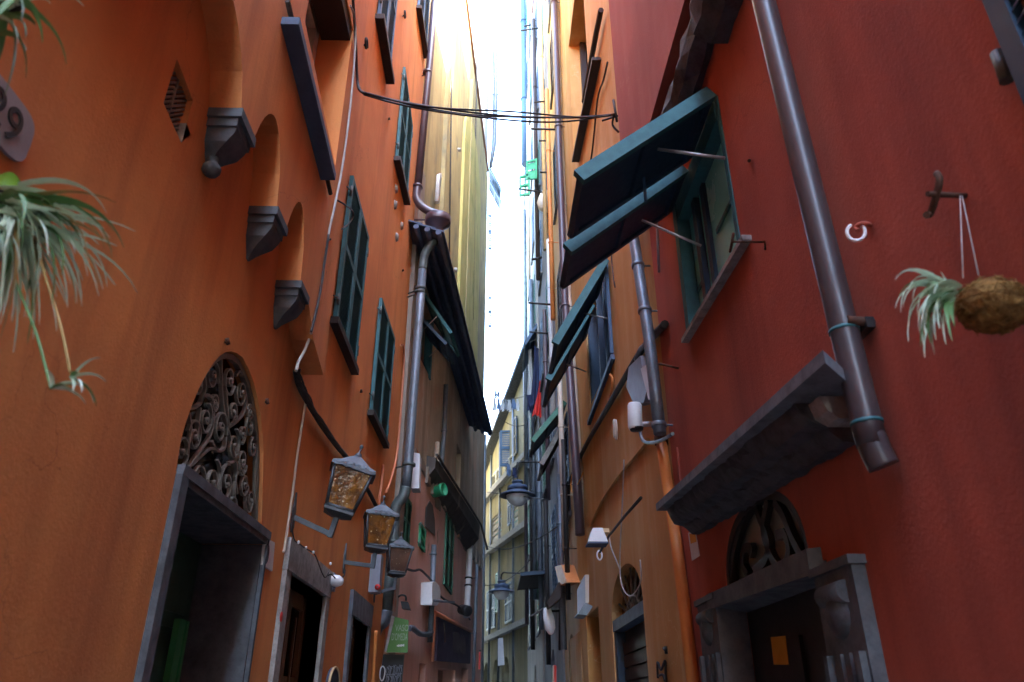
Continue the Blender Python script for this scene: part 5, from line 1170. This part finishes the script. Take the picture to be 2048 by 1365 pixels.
wire('conduit', wr((1220, 750), (1225, 760), (1222, 790), (1217, 800), o=.03), .014, M['pipeorange'], 'short ochre painted conduit below the teal window', sm=4)
wire('rod', [WR.P(1357, 737, .0), WR.P(1318, 728, .16)], .008, M['rust'], 'rusty rod poking out of the red wall beside the meter box', 'rod', sm=0)
wire('cable', wr((1150, 930), (1142, 960), (1145, 985), (1160, 960), (1166, 945), o=.12), .007, M['yellowpaper'], 'short yellow wire round the purple drainpipe')

# ---- row of tall houses on the right: pipes, rods, laundry
VP = [((1049, -60), (1052, 240), (1046, 330), 24.0, .17, 'blue'), ((1046, 420), (1050, 620), (1053, 980), 25.5, .07, 'pipegrey'),
      ((1083, 40), (1080, 300), (1084, 560), 17.5, .06, 'wooddark'), ((1096, -20), (1098, 200), (1104, 500), 14.6, .05, 'tan'),
      ((1066, 560), (1064, 800), (1066, 1200), 21.0, .06, 'pipegrey'), ((1100, 480), (1104, 640), (1112, 830), 13.8, .05, 'pipewhite'),
      ((1090, 620), (1094, 800), (1100, 1000), 15.5, .05, 'pipepurple'), ((1047, 730), (1050, 900), (1050, 1250), 26.5, .06, 'pipepurple'),
      ((1072, 880), (1074, 1010), (1076, 1260), 18.6, .06, 'pipegrey'), ((1112, 760), (1118, 900), (1128, 1100), 12.2, .045, 'pipecream'), ((1120, 880), (1126, 1000), (1134, 1200), 11.9, .04, 'iron'),
      ((1058, 200), (1060, 420), (1062, 600), 22.0, .05, 'pipecream'), ((1102, 180), (1106, 400), (1112, 640), 13.2, .05, 'pipeorange'),
      ((1058, 900), (1060, 1050), (1062, 1300), 22.6, .06, 'iron'), ((1082, 1000), (1086, 1150), (1090, 1330), 16.4, .05, 'iron'), ((1108, 950), (1112, 1100), (1118, 1300), 12.9, .05, 'pipegrey')]
LB = ['highest grey pipe at the edge of the sky', 'grey pipe down the edge of the sky slit', 'dark brown pipe high on the blue grey house', 'tan pipe high on the tall tan house',
      'grey pipe behind the hanging laundry', 'white plastic pipe above the purple drainpipe', 'purple pipe left of the teal flaps', 'purple pipe on the last house of the row', 'grey pipe below the red laundry', 'cream pipe low on the tan house', 'thin iron pipe low beside the ochre house',
      'cream pipe above the washing rods', 'orange pipe on the upper tan house', 'thin black pipe behind the nearer street lamp', 'thin black pipe low on the blue grey house', 'grey pipe low at the near end of the tan house']
for (a, b, c, s_, r, m), lb in zip(VP, LB):
    P_ = [WR.w(s_, WR.S(*q)[1] * 0 + at_y(q[0], q[1], s_).z, .14) for q in (a, b, c)]
    pipe('drainpipe', P_, r, M[m], lb, rings=(.3, .7), W=WR, n=8)
RD = [(1048, 53, 1062, 50), (1040, 62, 1080, 56), (1068, 205, 1092, 203), (1062, 258, 1131, 260), (1078, 282, 1096, 282), (1080, 345, 1100, 345), (1037, 378, 1092, 386), (1056, 606, 1106, 610), (1058, 664, 1096, 668), (1063, 520, 1084, 515)]
for i, (x0, y0, x1, y1) in enumerate(RD):
    Y = 1.2 / ((ray(x1, y1).x / ray(x1, y1).y)); Y = min(max(Y, 11.8), 27)
    wire('washing_rod', [at_y(x1, y1, Y), at_y(x0, y0, Y)], .022 if Y < 16 else .03, M['iron'], 'thin dark washing rod sticking out over the alley from the right hand row', 'rod', sm=0, group='washing rods on the right hand row')
# top-hung flaps on the row
for (hn, on, hf, m1, m2) in (((1131, 806), (1066, 884), (1122, 836), 'green', 'tealdark_shade'), ((1128, 850), (1084, 930), (1118, 880), 'palestone', 'wooddark'), ((1093, 1146), (1041, 1150), (1080, 1160), 'tealdark_shade', 'wooddark'), ((1076, 650), (1050, 690), (1068, 665), 'blue', 'blue')):
    k = whouse(hn); flap_px(RH[k][0], WR, hn, on, hf, (M[m1], M[m2]))
# green open shutters high up
YG = 17.0
for (x0, y0, x1, y1, lv) in ((1038, 352, 1060, 395, 1), (1052, 322, 1074, 362, 0)):
    A, B, C, D = at_y(x0, y0 + 3, YG), at_y(x1, y0 - 3, YG), at_y(x1, y1 - 3, YG), at_y(x0, y1, YG); mb = MB()
    louver(mb, A, B, C, D, Vector((0, -1, 0)), 0, 1, 14 if lv else 3, .05, .06, (.5,) if lv else ()); part('shutter', mb, M['brightgreen'], RH['b'][0], 'bright green shutter leaf standing open')
mb = MB(); o_ = WR.S(1060, 640)
# laundry
def cloth(name, px, Y, mat, lab, group=None, amp=.05, folds=5):
    A, B, C, D = [at_y(x, y, Y) for x, y in px]; mb = MB(); nu, nv = 22, 14; vs = []
    for j in range(nv + 1):
        v = j / nv
        for i in range(nu + 1):
            u = i / nu; p = (A * (1 - u) + B * u) * (1 - v) + (D * (1 - u) + C * u) * v
            vs.append(p + Vector((.02 * math.sin(u * 11 + v * 5), amp * (.3 + v) * math.sin(u * folds * 2 * math.pi + v * 1.7), -.02 * math.sin(u * math.pi) * v + (.03 * math.sin(u * 7) * (v > .99)))))
    fs = [[j * (nu + 1) + i, j * (nu + 1) + i + 1, (j + 1) * (nu + 1) + i + 1, (j + 1) * (nu + 1) + i] for j in range(nv) for i in range(nu)]
    n0 = len(vs); vs2 = vs + [p + Vector((0, .012, 0)) for p in vs]; fs2 = fs + [[n0 + k for k in f[::-1]] for f in fs]
    edge = [i for i in range(nu + 1)] + [(j + 1) * (nu + 1) - 1 for j in range(1, nv + 1)] + [nv * (nu + 1) + i for i in range(nu - 1, -1, -1)] + [j * (nu + 1) for j in range(nv - 1, 0, -1)]
    fs2 += [[edge[k], edge[(k + 1) % len(edge)], n0 + edge[(k + 1) % len(edge)], n0 + edge[k]] for k in range(len(edge))]
    mb.add(vs2, fs2, True); return single(name, mb, mat, lab, 'laundry', group)
YL = 19.0
cloth('laundry_shirt', [(1079, 760), (1089, 757), (1089, 830), (1066, 832)], YL, M['redcloth'], 'bright red garment hanging on the washing line', folds=3)
cloth('laundry_trousers', [(1068, 690), (1079, 700), (1077, 812), (1062, 812)], YL + .3, M['navycloth'], 'long navy trousers hanging beside the red garment', folds=2)
cloth('laundry_shirt', [(1052, 790), (1067, 790), (1066, 822), (1055, 824)], YL + .8, M['navycloth'], 'short navy garment hanging left of the trousers', folds=3)
cloth('laundry_towel', [(1056, 700), (1064, 698), (1064, 795), (1056, 795)], YL + 1.2, M['palecloth'], 'pale grey towel hanging above the navy garment', folds=2)
cloth('laundry_sheet', [(1081, 665), (1088, 665), (1086, 760), (1080, 762)], YL - .4, M['bluecloth'], 'blue cloth hanging above the red garment', folds=2)
single('washing_line', MB().tube([at_y(1049, 690, YL + 1.6), at_y(1096, 668, YL - 1)], .012, 5), M['cablegrey'], 'washing line holding the bright laundry', 'washing line')
single('plastic_bag', MB().lathe(at_y(1090, 405, 15.0), (0, 0, 1), [(.02, .42), (.06, .36), (.10, .28), (.16, .15), (.20, -.02), (.17, -.18), (.09, -.26), (.001, -.28)], 16), M['sackcloth'], 'crumpled white bag hanging on the tan house', 'bag')
YC = 24.5
for k, (x0, x1, y0, y1, m) in enumerate(((986, 992, 796, 822, 'palecloth'), (994, 1000, 798, 820, 'bluecloth'), (1001, 1008, 800, 821, 'palecloth'), (1009, 1014, 799, 818, 'boxgrey'), (1015, 1022, 800, 822, 'palecloth'), (1023, 1031, 799, 817, 'bluecloth'), (1032, 1038, 798, 820, 'palecloth'))):
    cloth('laundry_piece', [(x0, y0), (x1, y0), (x1, y1), (x0, y1)], YC, M[m], ('first pale laundry piece from the left on the far line across the sky', 'narrow blue laundry piece second from the left on the far line', 'pale laundry piece third from the left on the far line', 'grey laundry piece in the middle of the far line', 'pale laundry piece third from the right on the far line', 'blue laundry piece second from the right on the far line', 'last pale laundry piece on the right of the far line')[k], 'laundry on the far line across the sky', .03, 2)
single('washing_line', MB().tube(spline([at_y(976, 792, YC), at_y(1010, 799, YC), at_y(1048, 794, YC)], 8), .012, 5), M['cable'], 'far washing line across the strip of sky', 'washing line')
for k in range(2):
    x = 990 + k * 5; cloth('laundry_sock', [(x, 779), (x + 3, 779), (x + 3, 794), (x, 794)], YC + .6, M['navycloth'], ('left dark sock hanging above the far line', 'right dark sock hanging above the far line')[k], 'dark socks above the far line', .02, 1)
cloth('laundry_shirt', [(1013, 930), (1020, 928), (1021, 950), (1014, 952)], 27.5, M['bluecloth'], 'light blue garment hanging below the open grey shutter', None, .03, 2)
cloth('laundry_shirt', [(1024, 935), (1034, 936), (1034, 955), (1025, 953)], 27.5, M['navycloth'], 'dark garment hanging below the open grey shutter', None, .03, 2)
# white crossing wires over the far part
for k, (a, b, Y0, Y1, lab) in enumerate((((975, 985), (1100, 1000), 22, 15, 'thin wire carrying the nearer street lamp'), ((968, 1090), (1120, 1050), 22, 13, 'thin sagging wire below the nearer street lamp'), ((960, 1170), (1060, 1120), 22, 24, 'thin wire above the far street lamp'), ((985, 820), (1050, 850), 24, 26, 'thin wire below the far laundry'))):
    A = at_y(*a, Y0); B = at_y(*b, Y1); pts = []
    for i in range(11):
        u = i / 10; p = A.lerp(B, u); p.z -= .25 * 4 * u * (1 - u) * (k != 0); pts.append(p)
    wire('crossing_wire', pts, .012, M['cable'], lab, sm=2)
# street lamps
def street_lamp(c, s, label, arm):
    t = thing('street_lamp', label, 'street lamp', c, 'hanging street lamps'); c = Vector(c)
    part('hood', MB().lathe(c, (0, 0, 1), [(.05, .34), (.13, .34), (.14, .29), (.09, .27), (.24, .20), (.25, .12), (.20, .10), (.42, .0), (.44, -.03), (.40, -.03), (.2, .02), (.001, .03)], 28) if s == 1 else MB().lathe(c, (0, 0, 1), [(r * s, h * s) for r, h in [(.05, .34), (.13, .34), (.14, .29), (.09, .27), (.24, .20), (.25, .12), (.20, .10), (.42, .0), (.44, -.03), (.40, -.03), (.2, .02), (.001, .03)]], 28), M['slate'], t)
    part('globe', MB().lathe(c, (0, 0, 1), [(r * s, h * s) for r, h in [(.27, -.02), (.26, -.10), (.20, -.19), (.12, -.25), (.001, -.27)]], 24), M['amberdull'] if False else M['white'], t)
    part('arm', MB().tube(spline(arm, 5), .022, 8), M['iron'], t)
c = at_y(1035, 990, 17.5); street_lamp(c, 1.0, 'larger hanging street lamp with a broad dark hood in the alley', [c + _Z * .3, c + _Z * .8, at_y(1037, 940, 17.5), at_y(1040, 925, 17.5), at_y(1082, 925, 17.5), at_y(1096, 925, 17.5)])
c = at_y(1003, 1183, 24.0); street_lamp(c, .95, 'smaller far street lamp hanging on a bent arm', [c + _Z * .3, at_y(1002, 1155, 24), at_y(1006, 1146, 24), at_y(1016, 1146, 24), at_y(1050, 1148, 24)])
# clutter low on the right
t = thing('wall_lamp', 'white bullet shaped lamp low on the right hand row', 'lamp', at_y(1100, 1240, 13)); c = at_y(1098, 1242, 13); part('body', MB().lathe(c, (.15, 0, -1), [(.001, -.22), (.06, -.2), (.09, -.05), (.085, .12), (.04, .2), (.001, .22)], 14), M['white'], t); part('bracket', MB().tube([c + _Z * .15, at_y(1120, 1222, 13)], .02, 6), M['iron'], t)
t = thing('shop_sign', 'red strip sign low on the right hand row', 'sign', at_y(1111, 1340, 13.2)); part('board', MB().prism([at_y(x, y, 13.2) for x, y in ((1108, 1330), (1113, 1332), (1113, 1420), (1108, 1420))], (0, .3, 0)), M['redpaint'], t)
t = thing('shop_sign', 'white panel sign on the far cream house', 'sign', at_y(1000, 1300, 30)); part('board', MB().prism([at_y(x, y, 30.5) for x, y in ((996, 1278), (1006, 1275), (1009, 1330), (996, 1332))], (.0, .2, 0)), M['palecloth'], t)
t = thing('awning_box', 'dark folded awning low on the right hand row', 'awning', at_y(1105, 1220, 12.5)); part('cover', MB().prism([at_y(x, y, 12.6) for x, y in ((1094, 1205), (1118, 1164), (1124, 1168), (1122, 1196), (1098, 1216))], (0, .5, 0)), M['wooddark'], t)
wire('cable', [at_y(x, y, 13.5) for x, y in ((1060, 1235), (1080, 1222), (1092, 1215), (1110, 1200))], .02, M['cable'], 'dark cable tangle low on the right hand row')

# ================================================================== PLANTS
def blade(mb, root, d0, length, width, droop, seed):
    r = random.Random(seed); d = Vector(d0).normalized(); p = Vector(root); n = 9; pts = [p.copy()]
    for i in range(n):
        d = (d + Vector((0, 0, -1)) * droop * (.5 + i / n) + Vector((r.uniform(-.04, .04), r.uniform(-.04, .04), 0))).normalized(); p = p + d * length / n; pts.append(p.copy())
    vs = []
    for i, q in enumerate(pts):
        t = i / n; T = (pts[min(n, i + 1)] - pts[max(0, i - 1)]).normalized(); S = T.cross(Vector((0.12, .1, 1))).normalized(); N = S.cross(T).normalized(); w = width * (.55 + .45 * math.sin(math.pi * min(1, t * 1.15 + .15))) * (1 - t ** 4 * .9)
        vs += [q - S * w, q - N * w * .35, q + S * w]
        vs += [q - S * w * .96 - N * .0012, q - N * (w * .35 + .0015), q + S * w * .96 - N * .0012]
    fs = []
    for i in range(n):
        a, b = 6 * i, 6 * (i + 1); fs += [[a, a + 1, b + 1, b], [a + 1, a + 2, b + 2, b + 1], [a + 4, a + 3, b + 3, b + 4], [a + 5, a + 4, b + 4, b + 5]]
    mb.add(vs, fs, True)
def blades(t, spec, mats):
    for i, (root, d, L, w, dr) in enumerate(spec):
        mb = MB(); blade(mb, root, d, L, w, dr, i + 11); part('leaf', mb, M[mats[i % len(mats)]], t)
# big spider plant at the left edge
RL = at_y(8, 425, 1.42)
t = thing('spider_plant', 'large pale spider plant spilling from a hanging pot at the left edge', 'plant', RL)
rr = random.Random(21); spec = []
for i in range(105):
    u = rr.random(); ang = -1.7 + 2.1 * u   # direction in the picture plane: down to right
    d = Vector((math.cos(ang) * (.8 + .3 * rr.random()), rr.uniform(-.25, .55), math.sin(ang) + .35))
    spec.append((RL + Vector((rr.uniform(-.03, .05), rr.uniform(-.05, .05), rr.uniform(-.05, .05))), d, rr.uniform(.13, .30), rr.uniform(.006, .0100), rr.uniform(.09, .26)))
for i in range(22):
    d = Vector((rr.uniform(-.2, .45), rr.uniform(-.3, .4), rr.uniform(-.6, .1))); spec.append((RL + Vector((rr.uniform(-.02, .06), rr.uniform(-.05, .05), 0)), d, rr.uniform(.2, .38), rr.uniform(.007, .010), .22))
blades(t, spec, ['leaf', 'leaf', 'leafgreen', 'leaf', 'leaf', 'leaf', 'leafdry', 'leaf', 'leaf', 'leafgreen'])
mb = MB(); mb.lathe(RL + Vector((-.07, 0, -.05)), (0, 0, 1), [(.001, -.10), (.07, -.10), (.10, .06), (.11, .07), (.10, .075), (.001, .06)], 20); part('pot', mb, M['iron'], t)
st = [at_y(x, y, 1.42) for x, y in ((30, 560), (70, 660), (90, 730), (102, 778))]; part('runner', MB().tube(spline(st, 5), .003, 6), M['leafgreen'], t)
st2 = [at_y(x, y, 1.42) for x, y in ((80, 520), (118, 640), (132, 700), (140, 745))]; part('runner', MB().tube(spline(st2, 5), .0028, 6), M['leafdry'], t)
sp = []
for i in range(14):
    c = at_y(104, 776, 1.42) if i % 2 else at_y(142, 755, 1.42); sp.append((c, Vector((rr.uniform(-.3, 1), rr.uniform(-.5, .5), rr.uniform(-.3, .8))), rr.uniform(.05, .09), .005, .18))
blades(t, sp, ['leaf', 'leafgreen', 'leaf'])
# upper plant in the corner
RU = at_y(-5, 10, 1.12)
t = thing('hanging_plant', 'trailing green leaves of a second plant in the top left corner', 'plant', RU); sp = []
for i in range(34): sp.append((RU + Vector((rr.uniform(-.06, .06), rr.uniform(-.05, .05), rr.uniform(-.03, .03))), Vector((rr.uniform(-.4, .5), rr.uniform(-.3, .3), rr.uniform(-.6, .5))), rr.uniform(.10, .24), rr.uniform(.005, .009), .22))
blades(t, sp, ['leaf', 'leafgreen', 'leafgreen'])
mb = MB(); mb.lathe(RU + Vector((-.06, 0, .13)), (0, 0, 1), [(.001, -.10), (.08, -.10), (.11, .06), (.12, .07), (.11, .075), (.001, .06)], 20); part('pot', mb, M['iron'], t)
# broad lime leaf between them
LR = at_y(-10, 385, 1.45); t = thing('leafy_plant', 'single lime green broad leaf below the number tile', 'plant', LR); mb = MB(); vs = []; 
for i in range(9):
    u = i / 8; x = u * .085; w = .030 * math.sin(math.pi * min(1, u + .08)) ; z = .02 + .012 * math.sin(u * 3) - u * .02
    vs += [LR + Vector((x - .01, -.01, z + w)), LR + Vector((x - .01, .012, z)), LR + Vector((x - .01, -.01, z - w))]
vs2 = [p + Vector((0, .003, 0)) for p in vs]; n = len(vs)
mb.add(vs + vs2, [[3 * i + k, 3 * i + k + 1, 3 * i + 4 + k, 3 * i + 3 + k] for i in range(8) for k in (0, 1)] + [[n + 3 * i + 3 + k, n + 3 * i + 4 + k, n + 3 * i + k + 1, n + 3 * i + k] for i in range(8) for k in (0, 1)], True); part('leaf', mb, M['leaflime'], t)
# number tile on the left wall
t = thing('number_tile', 'pale house number tile with dark numerals at the left edge', 'sign', WL.P(10, 280)); 
q = [WL.P(x, y, .01) for x, y in ((-60, 150), (2, 216), (55, 282), (62, 292), (58, 312), (35, 350), (20, 400), (-60, 330))]
c = WL.P(-2, 285, .02); yc, zc = c.y, c.z; hw, hh = .10, .10
a_ = WL.S(62, 290, .01); hs = []
cy, cz_ = a_[0] - .13, a_[1] - .01
pts = []
for k in range(24):
    an = 2 * math.pi * k / 24; e = .5; x = abs(math.cos(an)) ** e * math.copysign(1, math.cos(an)); y = abs(math.sin(an)) ** e * math.copysign(1, math.sin(an)); pts.append(WL.w(cy + .125 * x, cz_ + .085 * y, .002))
part('tile', MB().prism(pts, WL.n * .012), M['tile_enamel'], t)
text_mesh('29', WL.w(cy + .0, cz_ - .005, .016), Vector((0, 1, 0)), Vector((0, 0, 1)), .15, M['black'], t, 'numerals', .002)
# coconut fibre ball with spider plant on the right wall
CB = WR.P(1985, 612, .13); t = thing('coconut_planter', 'brown coconut fibre ball planter hanging on the red wall', 'planter', CB)
mb = MB(); N, K = 28, 20; vs = []; r0 = .066; rc = random.Random(3)
for j in range(K + 1):
    th_ = math.pi * j / K
    for i in range(N):
        ph = 2 * math.pi * i / N; k = r0 * (1 + .05 * math.sin(3 * ph + 2 * th_) + rc.uniform(-.02, .02)); vs.append(CB + Vector((k * 1.12 * math.sin(th_) * math.cos(ph), k * math.sin(th_) * math.sin(ph), k * .95 * math.cos(th_))))
mb.add(vs, [[j * N + i, j * N + (i + 1) % N, (j + 1) * N + (i + 1) % N, (j + 1) * N + i] for j in range(K) for i in range(N)], True); part('shell', mb, M['coco'], t)
mb = MB()
for i in range(420):
    d = Vector((rc.gauss(0, 1), rc.gauss(0, 1), rc.gauss(0, 1))).normalized(); p = CB + Vector((d.x * r0 * 1.12, d.y * r0, d.z * r0 * .95)); tt = d.cross(Vector((rc.gauss(0, 1), rc.gauss(0, 1), rc.gauss(0, 1)))).normalized()
    mb.tube([p - tt * .02 - d * .002, p + d * .004, p + tt * .022 + d * rc.uniform(-.002, .008)], .0011, 4)
part('fibre', mb, M['coco'], t); t.children[-1]['kind'] = 'stuff'
hp = WR.P(1920, 392, .03); mb = MB(); mb.tube([hp, CB + Vector((-.05, .0, .075))], .0016, 5); mb.tube([hp + Vector((.006, 0, 0)), CB + Vector((-.01, 0, .083))], .0014, 5); parts('string', mb, M['cablegrey'], t)
RP = WR.P(1905, 590, .17); t = thing('spider_plant', 'small pale green spider plant growing out of the coconut ball', 'plant', RP); sp = []
rr = random.Random(8)
for i in range(48):
    an = rr.uniform(1.9, 4.9); sp.append((RP + Vector((rr.uniform(-.025, .01), rr.uniform(-.03, .02), rr.uniform(-.02, .02))), Vector((math.cos(an) - .35, rr.uniform(-.4, .2), math.sin(an) * .6 + .45)), rr.uniform(.08, .21), rr.uniform(.006, .0095), rr.uniform(.22, .45)))
sp.append((RP, Vector((.8, -.3, .1)), .17, .005, .18)); sp.append((RP, Vector((-.1, 0, 1)), .07, .004, .02)); sp.append((RP, Vector((.5, -.5, .3)), .14, .005, .2))
blades(t, sp, ['leaf', 'leaf', 'leafgreen', 'leaf'])
